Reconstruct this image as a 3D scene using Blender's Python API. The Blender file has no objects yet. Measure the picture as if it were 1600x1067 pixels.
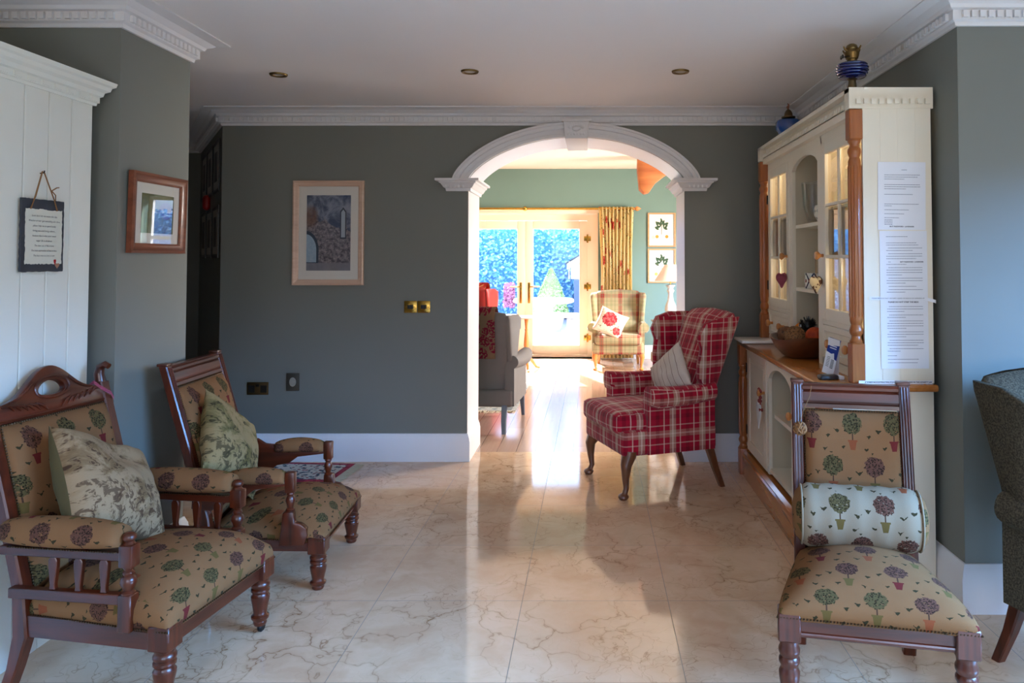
import bpy, bmesh, math, random
from mathutils import Vector, Matrix, noise
PI = math.pi
sc = bpy.context.scene
COL = sc.collection

# ---------------------------------------------------------------- camera
cam_d = bpy.data.cameras.new('camera')
cam = bpy.data.objects.new('camera', cam_d); COL.objects.link(cam)
cam.location = (0, 0, 1.4)
cam.rotation_euler = (PI / 2 + math.radians(1.8), 0, 0)
cam_d.sensor_width = 36; cam_d.lens = 26.33
cam_d.shift_x = -0.0781; cam_d.shift_y = -0.1020
cam_d.clip_start = 0.05; cam_d.clip_end = 200
sc.camera = cam

# ---------------------------------------------------------------- view, world, lights
sc.view_settings.view_transform = 'Standard'
sc.view_settings.look = 'None'
sc.view_settings.gamma = 1
sc.view_settings.use_curve_mapping = False
sc.view_settings.exposure = 0.36
sc.cycles.use_denoising = True
sc.cycles.max_bounces = 10
sc.cycles.diffuse_bounces = 6
sc.cycles.transparent_max_bounces = 16
sc.cycles.sample_clamp_indirect = 6

def srgb(r, g, b):
    f = lambda c: (c / 255 / 12.92) if c <= 10 else ((c / 255 + 0.055) / 1.055) ** 2.4
    return (f(r), f(g), f(b), 1)

world = bpy.data.worlds.new('world'); sc.world = world
world.use_nodes = True
bg = world.node_tree.nodes['Background']
_t = world.node_tree.nodes.new('ShaderNodeTexCoord'); _s = world.node_tree.nodes.new('ShaderNodeSeparateXYZ')
_r = world.node_tree.nodes.new('ShaderNodeMapRange'); _r.inputs[1].default_value = -0.05; _r.inputs[2].default_value = 0.12
_m = world.node_tree.nodes.new('ShaderNodeMix'); _m.data_type = 'RGBA'
_m.inputs[6].default_value = (0.13, 0.11, 0.07, 1); _m.inputs[7].default_value = (0.46, 0.66, 1.0, 1)
_l = world.node_tree.links; _l.new(_t.outputs['Generated'], _s.inputs[0]); _l.new(_s.outputs[2], _r.inputs[0])
_l.new(_r.outputs[0], _m.inputs[0]); _l.new(_m.outputs[2], bg.inputs[0])
bg.inputs[1].default_value = 6.0

sun_d = bpy.data.lights.new('sun', 'SUN'); sun = bpy.data.objects.new('sun', sun_d); COL.objects.link(sun)
sun_d.energy = 34.0; sun_d.angle = 0.012; sun_d.color = (1.0, 0.91, 0.78)
sun.location = (-6, 20, 10)
sun.rotation_euler = Vector((0.57, -1.38, -1.0)).to_track_quat('-Z', 'Y').to_euler()

def area(name, loc, aim, sx, sy, power, color):
    d = bpy.data.lights.new(name, 'AREA'); o = bpy.data.objects.new(name, d); COL.objects.link(o)
    d.shape = 'RECTANGLE'; d.size = sx; d.size_y = sy; d.energy = power; d.color = color
    o.location = loc
    o.rotation_euler = (Vector(aim) - Vector(loc)).to_track_quat('-Z', 'Y').to_euler()
    return o
# daylight standing outside the windows behind and beside the camera, and the garden doors; plus a low fill
area('window_light_back', (0.9, -6.6, 4.0), (0.3, 3.0, 0.2), 6.0, 2.6, 900, (0.40, 0.62, 1.0))
area('ceiling_fill_light', (0.7, -2.9, 0.8), (0.2, 2.2, 2.47), 3.0, 1.2, 120, (1.0, 0.88, 0.80))  # added warm fill that lifts the ceiling and upper walls
area('window_light_side', (7.6, -0.6, 4.0), (-1.5, 3.2, 0.2), 6.0, 2.8, 5200, (0.15, 0.44, 1.0))
area('garden_door_light', (-1.0, 12.9, 3.9), (-0.7, 8.0, 0.0), 3.0, 1.8, 1500, (0.88, 0.94, 1.0))
area('lounge_window_light', (3.6, 8.2, 1.7), (-1, 8.0, 1.0), 1.6, 1.3, 560, (1.0, 0.93, 0.84))

# ---------------------------------------------------------------- material helpers
class E:
    """a socket that can be added, multiplied ... to build shader maths"""
    def __init__(s, nt, sock): s.nt = nt; s.s = sock
    def op(s, o, *a, clamp=False):
        n = s.nt.nodes.new('ShaderNodeMath'); n.operation = o; n.use_clamp = clamp
        for i, x in enumerate((s,) + a):
            if isinstance(x, E): s.nt.links.new(x.s, n.inputs[i])
            else: n.inputs[i].default_value = x
        return E(s.nt, n.outputs[0])
    def __add__(s, o): return s.op('ADD', o)
    __radd__ = __add__
    def __mul__(s, o): return s.op('MULTIPLY', o)
    __rmul__ = __mul__
    def __sub__(s, o): return s.op('SUBTRACT', o)
    def __rsub__(s, o): return (s * -1.0) + o
    def __truediv__(s, o): return s.op('DIVIDE', o)
    def __gt__(s, o): return s.op('GREATER_THAN', o)
    def __lt__(s, o): return s.op('LESS_THAN', o)
    def fl(s): return s.op('FLOOR')
    def fr(s): return s.op('FRACT')
    def ab(s): return s.op('ABSOLUTE')
    def sq(s): return s.op('MULTIPLY', s)
    def sqrt(s): return s.op('SQRT')
    def mx(s, o): return s.op('MAXIMUM', o)
    def mn(s, o): return s.op('MINIMUM', o)
    def cl(s): return s.op('ADD', 0.0, clamp=True)
    def mod(s, m): return s.op('FLOORED_MODULO', m)
    def ss(s, a, b):
        n = s.nt.nodes.new('ShaderNodeMapRange'); n.interpolation_type = 'SMOOTHSTEP'
        s.nt.links.new(s.s, n.inputs[0]); n.inputs[1].default_value = a; n.inputs[2].default_value = b
        return E(s.nt, n.outputs[0])

class Mat:
    def __init__(s, name, color=(0.8, 0.8, 0.8, 1), rough=0.5, metal=0.0, spec=0.5, coat=0.0):
        s.m = bpy.data.materials.new(name); s.m.use_nodes = True
        s.nt = s.m.node_tree; s.p = s.nt.nodes['Principled BSDF']
        s.p.inputs['Base Color'].default_value = color
        s.p.inputs['Roughness'].default_value = rough
        s.p.inputs['Metallic'].default_value = metal
        s.p.inputs['Specular IOR Level'].default_value = spec
        s.p.inputs['Coat Weight'].default_value = coat
    def new(s, t): return s.nt.nodes.new(t)
    def link(s, a, b): s.nt.links.new(a.s if isinstance(a, E) else a, b)
    def coords(s, which='UV'):
        t = s.new('ShaderNodeTexCoord'); x = s.new('ShaderNodeSeparateXYZ'); s.link(t.outputs[which], x.inputs[0])
        return [E(s.nt, x.outputs[i]) for i in range(3)]
    def vec(s, x, y, z=0.0):
        n = s.new('ShaderNodeCombineXYZ')
        for i, v in enumerate((x, y, z)):
            if isinstance(v, E): s.link(v, n.inputs[i])
            else: n.inputs[i].default_value = v
        return n.outputs[0]
    def noise(s, v, scale, detail=2.0, rough=0.5, dist=0.0, col=False):
        n = s.new('ShaderNodeTexNoise'); s.link(v, n.inputs['Vector'])
        n.inputs['Scale'].default_value = scale; n.inputs['Detail'].default_value = detail
        n.inputs['Roughness'].default_value = rough; n.inputs['Distortion'].default_value = dist
        return n.outputs['Color'] if col else E(s.nt, n.outputs['Fac'])
    def voro(s, v, scale, feature='F1', rnd=1.0):
        n = s.new('ShaderNodeTexVoronoi'); n.feature = feature; s.link(v, n.inputs['Vector'])
        n.inputs['Scale'].default_value = scale; n.inputs['Randomness'].default_value = rnd
        return E(s.nt, n.outputs['Distance'])
    def rnd(s, v):
        n = s.new('ShaderNodeTexWhiteNoise'); n.noise_dimensions = '2D'; s.link(v, n.inputs['Vector'])
        return E(s.nt, n.outputs['Value'])
    def mix(s, f, a, b):
        n = s.new('ShaderNodeMix'); n.data_type = 'RGBA'
        for i, v in ((0, f), (6, a), (7, b)):
            if isinstance(v, (E, bpy.types.NodeSocket)): s.link(v, n.inputs[i])
            else: n.inputs[i].default_value = v
        return n.outputs[2]
    def color(s, c): s.link(c, s.p.inputs['Base Color'])
    def rough(s, e): s.link(e, s.p.inputs['Roughness'])
    def bump(s, e, strength=0.3, dist=0.002):
        n = s.new('ShaderNodeBump'); n.inputs['Strength'].default_value = strength
        n.inputs['Distance'].default_value = dist; s.link(e, n.inputs['Height'])
        s.link(n.outputs[0], s.p.inputs['Normal'])

def wobble(name, c, rough, amt=0.06, scale=6, spec=0.5, **k):
    """plain painted surface with a slight uneven tone"""
    m = Mat(name, c, rough, spec=spec, **k); t = m.new('ShaderNodeTexCoord')
    n = m.noise(t.outputs['Object'], scale, 3)
    d = tuple(max(0, x * (1 - amt)) for x in c[:3]) + (1,); l = tuple(min(1, x * (1 + amt)) for x in c[:3]) + (1,)
    m.color(m.mix(n, d, l)); return m.m

def wood(name, dark, light, rough=0.3, axis='Z', scale=1.0, coat=0.3):
    m = Mat(name, light, rough, coat=coat); m.p.inputs['Coat Roughness'].default_value = 0.15
    x, y, z = m.coords('Object')
    s1, s2 = 26.0 * scale, 2.2 * scale
    a = {'X': (s2, s1, s1), 'Y': (s1, s2, s1), 'Z': (s1, s1, s2)}[axis]
    v = m.vec(x * a[0], y * a[1], z * a[2])
    n = m.noise(v, 1.0, 5, 0.6, 0.6); n2 = m.noise(v, 4.0, 3, 0.7)
    f = ((n - 0.3) * 2.0 * 0.75 + n2 * 0.25).cl()
    m.color(m.mix(f, dark, light)); m.bump(n2, 0.15, 0.001); return m.m

def fabric_topiary(name, ground, ground2, swap=False):
    """woven cloth printed with little potted round trees in staggered rows"""
    m = Mat(name, ground, 0.95, spec=0.1)
    u, v, _ = m.coords('UV')
    if swap: u, v = v, u
    W, H = 0.142, 0.142
    tc = m.vec(u, v, 0.0)
    wob = m.noise(tc, 90, 2)
    row = (v / H).fl()
    uu = u / W + row.mod(2.0) * 0.5
    colid = uu.fl()
    x = (uu.fr() - 0.5) * W
    y = (v / H).fr() * H
    idv = m.vec(colid, row, 0.0)
    r1 = m.rnd(idv); r2 = m.rnd(m.vec(colid + 7.3, row + 3.1, 0.0))
    d = (x.sq() + (y - 0.096).sq()).sqrt() + (wob - 0.5) * 0.02
    crown = (d < 0.034) * (m.voro(tc, 210) < 0.85)
    stem = (x.ab() < 0.0022) * (y > 0.036) * (y < 0.07)
    pot = (x.ab() < (y - 0.008) * 0.2 + 0.0080) * (y > 0.008) * (y < 0.041)
    rim = (x.ab() < 0.0165) * (y > 0.036) * (y < 0.042)
    def sprig(cx, cy, k):
        dx = x - cx; dy = y - cy
        rr = dx.ab() * 0.7 + (dy - dx.ab() * 0.7).ab() * 1.25
        return (rr + (wob - 0.5) * 0.022) < k * 0.8
    sp = sprig(0.056, 0.052, 0.0085).mx(sprig(-0.052, 0.07, 0.0095)).mx(sprig(0.045, 0.008, 0.008)).mx(sprig(-0.033, 0.015, 0.0075)).mx(sprig(-0.006, 0.139, 0.006))
    leaf = m.voro(tc, 170)
    lf = leaf.ss(0.25, 0.6)
    greenish = m.mix(lf, srgb(26, 22, 12), srgb(84, 72, 42))
    brownish = m.mix(lf, srgb(32, 18, 14), srgb(92, 58, 46))
    tree = m.mix(r1 > 0.42, greenish, brownish)
    potc = m.mix(r2 > 0.38, srgb(94, 76, 38), m.mix(r2 > 0.68, srgb(130, 66, 38), srgb(98, 28, 30)))
    weave = m.noise(m.vec(u * 1.0, v * 4.0, 0.0), 260, 2)
    big = m.noise(tc, 14, 3)
    base = m.mix((weave * 0.6 + big * 0.4), ground2, ground)
    c = m.mix(sp, base, srgb(46, 42, 24))
    c = m.mix(stem, c, srgb(70, 46, 34)); c = m.mix(pot.mx(rim), c, potc)
    c = m.mix(crown, c, tree)
    c = m.mix((weave.ss(0.35, 0.7)) * 0.22, c, srgb(96, 76, 54))
    m.color(c); m.bump(weave, 0.5, 0.0015)
    return m.m

def fabric_plaid(name, base, wide, wide2, line, period=0.28, spec=0.1):
    m = Mat(name, base, 0.9, spec=spec); m.p.inputs['Sheen Weight'].default_value = 0.2
    u, v, _ = m.coords('UV')
    def bands(t, off):
        f = (t / period + off).fr()
        b1 = (f - 0.22).ab() < 0.105
        b2 = (f - 0.72).ab() < 0.06
        ln = ((f - 0.22).ab() < 0.022).mx((f - 0.47).ab() < 0.018).mx(((f - 0.93).ab() < 0.018))
        return b1, b2, ln
    a1, a2, a3 = bands(u, 0.11); c1, c2, c3 = bands(v, 0.37)
    tw = ((u + v) * 420.0).fr() > 0.5
    c = m.mix((a1 * 0.62 + c1 * 0.38).cl(), base, wide)
    c = m.mix((a2 * 0.5 + c2 * 0.4).cl(), c, wide2)
    c = m.mix((a3 * 0.55 + c3 * 0.32).cl() * (tw * 0.25 + 0.75), c, line)
    m.color(c); m.bump(tw, 0.15, 0.0006)
    return m.m

# ---------------------------------------------------------------- materials
M = {}
M['wall'] = wobble('wall_paint_sage', srgb(120, 122, 115), 0.55, 0.03, 3, 0.35)
M['wall_lounge'] = wobble('wall_paint_teal_green', srgb(112, 140, 132), 0.6, 0.03, 3)
M['ceiling'] = wobble('ceiling_paint', srgb(236, 232, 230), 0.7, 0.015, 3)
M['ceiling_lounge'] = wobble('ceiling_paint_cream', srgb(247, 232, 214), 0.8, 0.015, 3)
M['trim'] = wobble('white_gloss_paint', srgb(232, 232, 235), 0.35, 0.02, 8)
M['plaster'] = wobble('white_plaster_moulding', srgb(222, 221, 222), 0.5, 0.02, 8)
M['cream'] = wobble('cream_painted_wood', srgb(236, 226, 205), 0.4, 0.03, 9)
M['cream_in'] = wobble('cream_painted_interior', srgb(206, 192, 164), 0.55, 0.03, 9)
M['cabinet'] = wobble('pale_painted_boards', srgb(226, 228, 218), 0.42, 0.02, 7)
M['pine'] = wood('orange_pine', srgb(136, 70, 28), srgb(190, 112, 52), 0.33, 'Z', 0.8)
M['pine_y'] = wood('orange_pine_long', srgb(158, 90, 38), srgb(208, 134, 66), 0.22, 'Y', 0.8, 0.6)
M['mahogany'] = wood('dark_polished_mahogany', srgb(32, 10, 4), srgb(112, 44, 18), 0.33, 'Z', 0.9, 0.2)
M['mahogany_x'] = wood('dark_polished_mahogany_rail', srgb(32, 10, 4), srgb(108, 42, 18), 0.33, 'X', 0.9, 0.2)
M['mahogany_y'] = wood('dark_polished_mahogany_side', srgb(32, 10, 4), srgb(108, 42, 18), 0.33, 'Y', 0.9, 0.2)
M['walnut'] = wood('mid_brown_walnut', srgb(70, 40, 26), srgb(134, 84, 56), 0.3, 'Z', 0.9, 0.4)
M['honey'] = wood('honey_wood', srgb(176, 106, 46), srgb(218, 150, 84), 0.32, 'Z', 0.8, 0.3)
M['frame_red'] = wood('red_brown_frame_wood', srgb(88, 40, 22), srgb(150, 84, 54), 0.4, 'X', 0.9, 0.2)
M['oak_beam'] = wood('old_oak_beam', srgb(140, 66, 30), srgb(214, 134, 76), 0.7, 'X', 0.25, 0.0)
M['topiary'] = fabric_topiary('tan_topiary_tapestry', srgb(144, 102, 66), srgb(114, 76, 46))
M['topiary_arm'] = fabric_topiary('tan_topiary_tapestry_turned', srgb(144, 102, 66), srgb(114, 76, 46), True)
M['topiary_pale'] = fabric_topiary('ivory_topiary_tapestry', srgb(154, 138, 116), srgb(134, 118, 96))
M['plaid_red'] = fabric_plaid('red_plaid_wool', srgb(160, 18, 44), srgb(178, 148, 130), srgb(112, 12, 34), srgb(226, 206, 192), 0.2)
M['plaid_sage'] = fabric_plaid('sage_and_rose_plaid', srgb(160, 150, 116), srgb(146, 52, 50), srgb(138, 138, 104), srgb(92, 98, 76), 0.24)
M['brass'] = Mat('polished_brass', srgb(190, 150, 70), 0.25, 1.0).m
M['brass_dull'] = Mat('tarnished_brass', srgb(110, 92, 66), 0.4, 1.0).m
M['brass_old'] = wobble('old_brass', srgb(120, 96, 56), 0.4, 0.3, 30, metal=0.9)
M['black'] = Mat('black_plastic', srgb(14, 14, 14), 0.35).m
M['iron'] = Mat('dark_iron', srgb(30, 28, 28), 0.4, 0.6).m
M['nail'] = Mat('antique_brass_nails', srgb(88, 66, 46), 0.35, 0.9).m
M['white'] = wobble('white_enamel', srgb(232, 232, 228), 0.2, 0.02, 9)
M['paper'] = wobble('white_paper', srgb(232, 233, 238), 0.6, 0.02, 20)
M['fine_ink'] = Mat('pale_print', srgb(112, 116, 134), 0.8).m
M['ink'] = Mat('printed_ink', srgb(52, 54, 66), 0.8).m
M['string'] = Mat('brown_twine', srgb(134, 98, 62), 0.9).m
M['slate'] = wobble('dark_blue_slate', srgb(44, 50, 60), 0.6, 0.25, 25)
M['red'] = Mat('red_felt', srgb(170, 20, 26), 0.8).m
M['pvc'] = wobble('cream_door_frame', srgb(250, 232, 208), 0.35, 0.02, 8)
M['stone'] = wobble('white_garden_stone', srgb(176, 172, 172), 0.8, 0.06, 9)

def glass(name, tint=(1, 1, 1, 1), glossy=0.12, rough=0.0):
    m = bpy.data.materials.new(name); m.use_nodes = True; nt = m.node_tree; nt.nodes.clear()
    o = nt.nodes.new('ShaderNodeOutputMaterial'); mx = nt.nodes.new('ShaderNodeMixShader')
    t = nt.nodes.new('ShaderNodeBsdfTransparent'); g = nt.nodes.new('ShaderNodeBsdfGlossy')
    gn = nt.nodes.new('ShaderNodeNewGeometry'); dp = nt.nodes.new('ShaderNodeVectorMath'); dp.operation = 'DOT_PRODUCT'
    nt.links.new(gn.outputs['Incoming'], dp.inputs[0]); nt.links.new(gn.outputs['Normal'], dp.inputs[1])
    k_ = 1.0 - E(nt, dp.outputs['Value']).ab(); f = (k_.op('POWER', 5.0) * 0.95 + 0.05)
    t.inputs[0].default_value = tint; g.inputs['Roughness'].default_value = rough
    nt.links.new(f.s, mx.inputs[0]); nt.links.new(t.outputs[0], mx.inputs[1])
    nt.links.new(g.outputs[0], mx.inputs[2]); nt.links.new(mx.outputs[0], o.inputs[0]); return m
M['glass'] = glass('clear_glass')
M['blue_glass'] = Mat('cobalt_blue_glass', srgb(6, 16, 84), 0.06, coat=1.0).m
M['teal_glass'] = Mat('ocean_blue_glass', srgb(0, 62, 140), 0.06, coat=1.0).m

# marble floor, 60 cm tiles
m = Mat('polished_marble_tiles', rough=0.06, spec=0.62)
x, y, z = m.coords('Object')
v = m.vec(x, y, 0.0)
wn = m.noise(v, 2.2, 4, 0.6, col=True)
vm = m.new('ShaderNodeVectorMath'); vm.operation = 'SCALE'; vm.inputs[3].default_value = 0.55; m.link(wn, vm.inputs[0])
va = m.new('ShaderNodeVectorMath'); va.operation = 'ADD'; m.link(v, va.inputs[0]); m.link(vm.outputs[0], va.inputs[1])
w2 = m.noise(va.outputs[0], 9, 3, col=True)
vs = m.new('ShaderNodeVectorMath'); vs.operation = 'SCALE'; vs.inputs[3].default_value = 0.10; m.link(w2, vs.inputs[0])
vb = m.new('ShaderNodeVectorMath'); vb.operation = 'ADD'; m.link(va.outputs[0], vb.inputs[0]); m.link(vs.outputs[0], vb.inputs[1])
e1 = m.voro(vb.outputs[0], 4.2, 'DISTANCE_TO_EDGE'); e2 = m.voro(vb.outputs[0], 11.0, 'DISTANCE_TO_EDGE')
msk = m.noise(v, 1.3, 3).ss(0.40, 0.62); msk2 = m.noise(m.vec(x + 9.0, y + 4.0, 0.0), 1.9, 3).ss(0.42, 0.65)
vein = ((1.0 - e1.ss(0.0, 0.016)) * msk * 0.55 + (1.0 - e2.ss(0.0, 0.022)) * msk2 * 0.45).cl()
cloud = m.noise(va.outputs[0], 3.5, 5, 0.6)
base = m.mix(cloud.ss(0.3, 0.7), srgb(210, 172, 138), srgb(228, 196, 164))
tile = m.rnd(m.vec(((x + 0.287) / 0.6).fl(), ((y - 2.53) / 0.6).fl(), 0.0))
base = m.mix(tile * 0.22, base, srgb(196, 176, 152))
halo = ((1.0 - e1.ss(0.0, 0.09)) * msk * 0.35).cl(); base = m.mix(halo, base, srgb(186, 156, 122))
c = m.mix((vein * 1.25).cl(), base, srgb(138, 90, 52))
gx = (((x + 0.287) / 0.6 + 0.5).fr() - 0.5).ab() * 0.6; gy = (((y - 2.53) / 0.6 + 0.5).fr() - 0.5).ab() * 0.6
gr = (gx < 0.0013).mx(gy < 0.0013)
c = m.mix(gr, c, srgb(128, 116, 100)); m.color(c)
m.rough((m.noise(v, 6, 3) * 0.05 + 0.045) + gr * 0.4)
M['marble'] = m.m

# wooden floor of the far room
m = Mat('pale_brown_floorboards', rough=0.16, spec=0.6)
x, y, z = m.coords('Object')
pl = (x / 0.14).fl(); r = m.rnd(m.vec(pl, (y / 1.3 + pl * 0.37).fl(), 0.0))
gn = m.noise(m.vec(x * 30.0, y * 1.6, r * 9.0), 1.0, 4, 0.6)
c = m.mix((gn * 0.6 + r * 0.4).cl(), srgb(164, 128, 108), srgb(210, 182, 164))
gp = ((x / 0.14).fr() < 0.02); c = m.mix(gp, c, srgb(70, 44, 32)); m.color(c)
M['boards'] = m.m
# ---------------------------------------------------------------- mesh helpers
WP = {}     # world position of an object's origin (for parts modelled in world coordinates)

def T(x=0, y=0, z=0): return Matrix.Translation((x, y, z))
def RX(a): return Matrix.Rotation(a, 4, 'X')
def RY(a): return Matrix.Rotation(a, 4, 'Y')
def RZ(a): return Matrix.Rotation(a, 4, 'Z')

def join(bm, tmp, mtx=None):
    if mtx is not None: tmp.transform(mtx)
    me = bpy.data.meshes.new('tmp'); tmp.to_mesh(me); tmp.free(); bm.from_mesh(me); bpy.data.meshes.remove(me)
    return bm

def box(bm, x0, x1, y0, y1, z0, z1, bev=0.0, seg=2, mtx=None):
    t = bmesh.new()
    vs = [t.verts.new((x, y, z)) for x in (x0, x1) for y in (y0, y1) for z in (z0, z1)]
    for f in ((0, 1, 3, 2), (4, 6, 7, 5), (0, 4, 5, 1), (2, 3, 7, 6), (0, 2, 6, 4), (1, 5, 7, 3)): t.faces.new([vs[i] for i in f])
    if bev: bmesh.ops.bevel(t, geom=t.edges[:], offset=bev, segments=seg, profile=0.5, affect='EDGES')
    return join(bm, t, mtx)

def lathe(bm, prof, seg=24, mtx=None):
    t = bmesh.new(); rings = []
    for r, z in prof:
        if r < 1e-5: rings.append([t.verts.new((0, 0, z))])
        else: rings.append([t.verts.new((r * math.cos(2 * PI * i / seg), r * math.sin(2 * PI * i / seg), z)) for i in range(seg)])
    for a, b in zip(rings, rings[1:]):
        for i in range(seg):
            j = (i + 1) % seg
            if len(a) == 1 and len(b) == 1: continue
            if len(a) == 1: t.faces.new((a[0], b[j], b[i]))
            elif len(b) == 1: t.faces.new((a[i], a[j], b[0]))
            else: t.faces.new((a[i], a[j], b[j], b[i]))
    for rg, fl in ((rings[0], True), (rings[-1], False)):
        if len(rg) > 1: t.faces.new(rg[::-1] if fl else rg)
    bmesh.ops.recalc_face_normals(t, faces=t.faces[:])
    return join(bm, t, mtx)

def prism(bm, pts, d0, d1, bev=0.0, seg=2, mtx=None, holes=None):
    """polygon in the XZ plane extruded along Y from d0 to d1"""
    t = bmesh.new()
    if holes:
        loops = [pts] + holes; edges = []
        for lp in loops:
            vs = [t.verts.new((p[0], d0, p[1])) for p in lp]
            edges += [t.edges.new((vs[i], vs[(i + 1) % len(vs)])) for i in range(len(vs))]
        r = bmesh.ops.triangle_fill(t, use_beauty=True, use_dissolve=False, edges=edges)
        fs = [g for g in r['geom'] if isinstance(g, bmesh.types.BMFace)]
    else:
        fs = [t.faces.new([t.verts.new((p[0], d0, p[1])) for p in pts])]
    r = bmesh.ops.extrude_face_region(t, geom=fs)
    vs = [g for g in r['geom'] if isinstance(g, bmesh.types.BMVert)]
    bmesh.ops.translate(t, verts=vs, vec=(0, d1 - d0, 0))
    bmesh.ops.recalc_face_normals(t, faces=t.faces[:])
    if bev:
        es = [e for e in t.edges if len(e.link_faces) == 2 and e.calc_face_angle(0) > 0.9 ]
        bmesh.ops.bevel(t, geom=es, offset=bev, segments=seg, profile=0.5, affect='EDGES')
    return join(bm, t, mtx)

def loft(bm, secs, cap=True, closed=True, mtx=None):
    t = bmesh.new(); rs = [[t.verts.new(p) for p in s] for s in secs]
    n = len(rs[0]); m_ = n if closed else n - 1
    for a, b in zip(rs, rs[1:]):
        for i in range(m_):
            j = (i + 1) % n
            try: t.faces.new((a[i], a[j], b[j], b[i]))
            except ValueError: pass
    if cap and closed:
        t.faces.new(rs[0][::-1]); t.faces.new(rs[-1])
    bmesh.ops.recalc_face_normals(t, faces=t.faces[:])
    return join(bm, t, mtx)

def tube(bm, pts, rad, seg=8, mtx=None):
    pts = [Vector(p) for p in pts]
    if not isinstance(rad, (list, tuple)): rad = [rad] * len(pts)
    secs = []; up = Vector((0, 0, 1))
    d0 = (pts[1] - pts[0]).normalized()
    if abs(d0.dot(up)) > 0.95: up = Vector((1, 0, 0))
    for i, p in enumerate(pts):
        d = (pts[min(i + 1, len(pts) - 1)] - pts[max(i - 1, 0)]).normalized()
        a = d.cross(up)
        if a.length < 1e-4: a = d.cross(Vector((0, 1, 0)))
        a.normalize(); b = d.cross(a).normalized(); up = -b if (-b).dot(up) > 0 else b
        secs.append([p + (a * math.cos(2 * PI * k / seg) + b * math.sin(2 * PI * k / seg)) * rad[i] for k in range(seg)])
    return loft(bm, secs, mtx=mtx)

def sweep(bm, prof, path, side=1, closed=False):
    """profile of (offset from the wall line, z) run along a polyline of (x, y), mitred at the corners"""
    P = [Vector(p) for p in path]; n = len(P); secs = []
    for i in range(n):
        a = P[i] - P[i - 1] if i > 0 else P[1] - P[0]
        b = P[i + 1] - P[i] if i < n - 1 else P[i] - P[i - 1]
        a.normalize(); b.normalize()
        na = Vector((-a.y, a.x)) * side; nb = Vector((-b.y, b.x)) * side
        mt = (na + nb); mt.normalize(); k = 1 / max(0.2, mt.dot(na))
        secs.append([(P[i].x + mt.x * o * k, P[i].y + mt.y * o * k, z) for o, z in prof])
    return loft(bm, secs)

def ball(bm, r, loc, sub=2, sc3=(1, 1, 1), jit=0.0, mtx=None):
    t = bmesh.new(); bmesh.ops.create_icosphere(t, subdivisions=sub, radius=r)
    for v in t.verts:
        if jit: v.co *= 1 + jit * noise.noise(v.co * (3 / r) + Vector(loc) * 7)
        v.co = Vector((v.co.x * sc3[0], v.co.y * sc3[1], v.co.z * sc3[2])) + Vector(loc)
    return join(bm, t, mtx)

def softbox(bm, x0, x1, y0, y1, z0, z1, r=0.03, puff=0.0, n=10, mtx=None):
    """upholstered block: rounded corners and slightly bulging faces"""
    t = bmesh.new(); bmesh.ops.create_cube(t, size=2)
    bmesh.ops.subdivide_edges(t, edges=t.edges[:], cuts=n, use_grid_fill=True)
    hx, hy, hz = (x1 - x0) / 2, (y1 - y0) / 2, (z1 - z0) / 2
    cx, cy, cz = (x1 + x0) / 2, (y1 + y0) / 2, (z1 + z0) / 2
    for v in t.verts:
        q = Vector([math.copysign(abs(math.sin(c * PI / 2)), c) if abs(c) < 1 else c for c in v.co])
        p = Vector((q.x * hx, q.y * hy, q.z * hz))
        core = Vector((max(-hx + r, min(hx - r, p.x)), max(-hy + r, min(hy - r, p.y)), max(-hz + r, min(hz - r, p.z))))
        d = p - core
        if d.length > 1e-6: p = core + d.normalized() * r
        b = (1 - q.x ** 2) * (1 - q.y ** 2) if abs(abs(q.z) - 1) < 1e-3 else ((1 - q.x ** 2) * (1 - q.z ** 2) if abs(abs(q.y) - 1) < 1e-3 else (1 - q.y ** 2) * (1 - q.z ** 2))
        if d.length > 1e-6: p += d.normalized() * puff * b
        v.co = p + Vector((cx, cy, cz))
    return join(bm, t, mtx)

def pillow(bm, w, h, th, mtx=None, n=22, dent=0.0, seed=0):
    """scatter cushion in the XZ plane, thick along Y, pointed corners"""
    t = bmesh.new(); rows = {}
    for s in (-1, 1):
        for i in range(n + 1):
            for j in range(n + 1):
                a, b = -1 + 2 * i / n, -1 + 2 * j / n
                edge = (1 - a * a) * (1 - b * b)
                px = a * w / 2 * (1 - 0.09 * (1 - b * b) * abs(a)); pz = b * h / 2 * (1 - 0.09 * (1 - a * a) * abs(b))
                if (i in (0, n) or j in (0, n)):
                    if s == -1: rows[(s, i, j)] = t.verts.new((px, 0, pz))
                    else: rows[(s, i, j)] = rows[(-1, i, j)]
                else:
                    yy = s * th / 2 * edge ** 0.42
                    q = Vector((a * 2.0, b * 2.0, seed + s))
                    yy += s * 0.012 * noise.noise(q * 1.6) * edge ** 0.2
                    if dent and s == -1: yy += dent * math.exp(-((a - 0.1) ** 2 * 5 + (b - 0.55) ** 2 * 6))
                    rows[(s, i, j)] = t.verts.new((px, yy, pz))
    for s in (-1, 1):
        for i in range(n):
            for j in range(n):
                q = [rows[(s, i, j)], rows[(s, i + 1, j)], rows[(s, i + 1, j + 1)], rows[(s, i, j + 1)]]
                t.faces.new(q if s == -1 else q[::-1])
    return join(bm, t, mtx)

def uv_box(bm, fn=None):
    lay = bm.loops.layers.uv.verify()
    for f in bm.faces:
        n = f.normal; a = (abs(n.x), abs(n.y), abs(n.z))
        for l in f.loops:
            p = l.vert.co
            if fn: l[lay].uv = fn(p, n)
            elif a[2] >= a[0] and a[2] >= a[1]: l[lay].uv = (p.x, p.y)
            elif a[1] >= a[0]: l[lay].uv = (p.x, p.z)
            else: l[lay].uv = (p.y, p.z)

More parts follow.
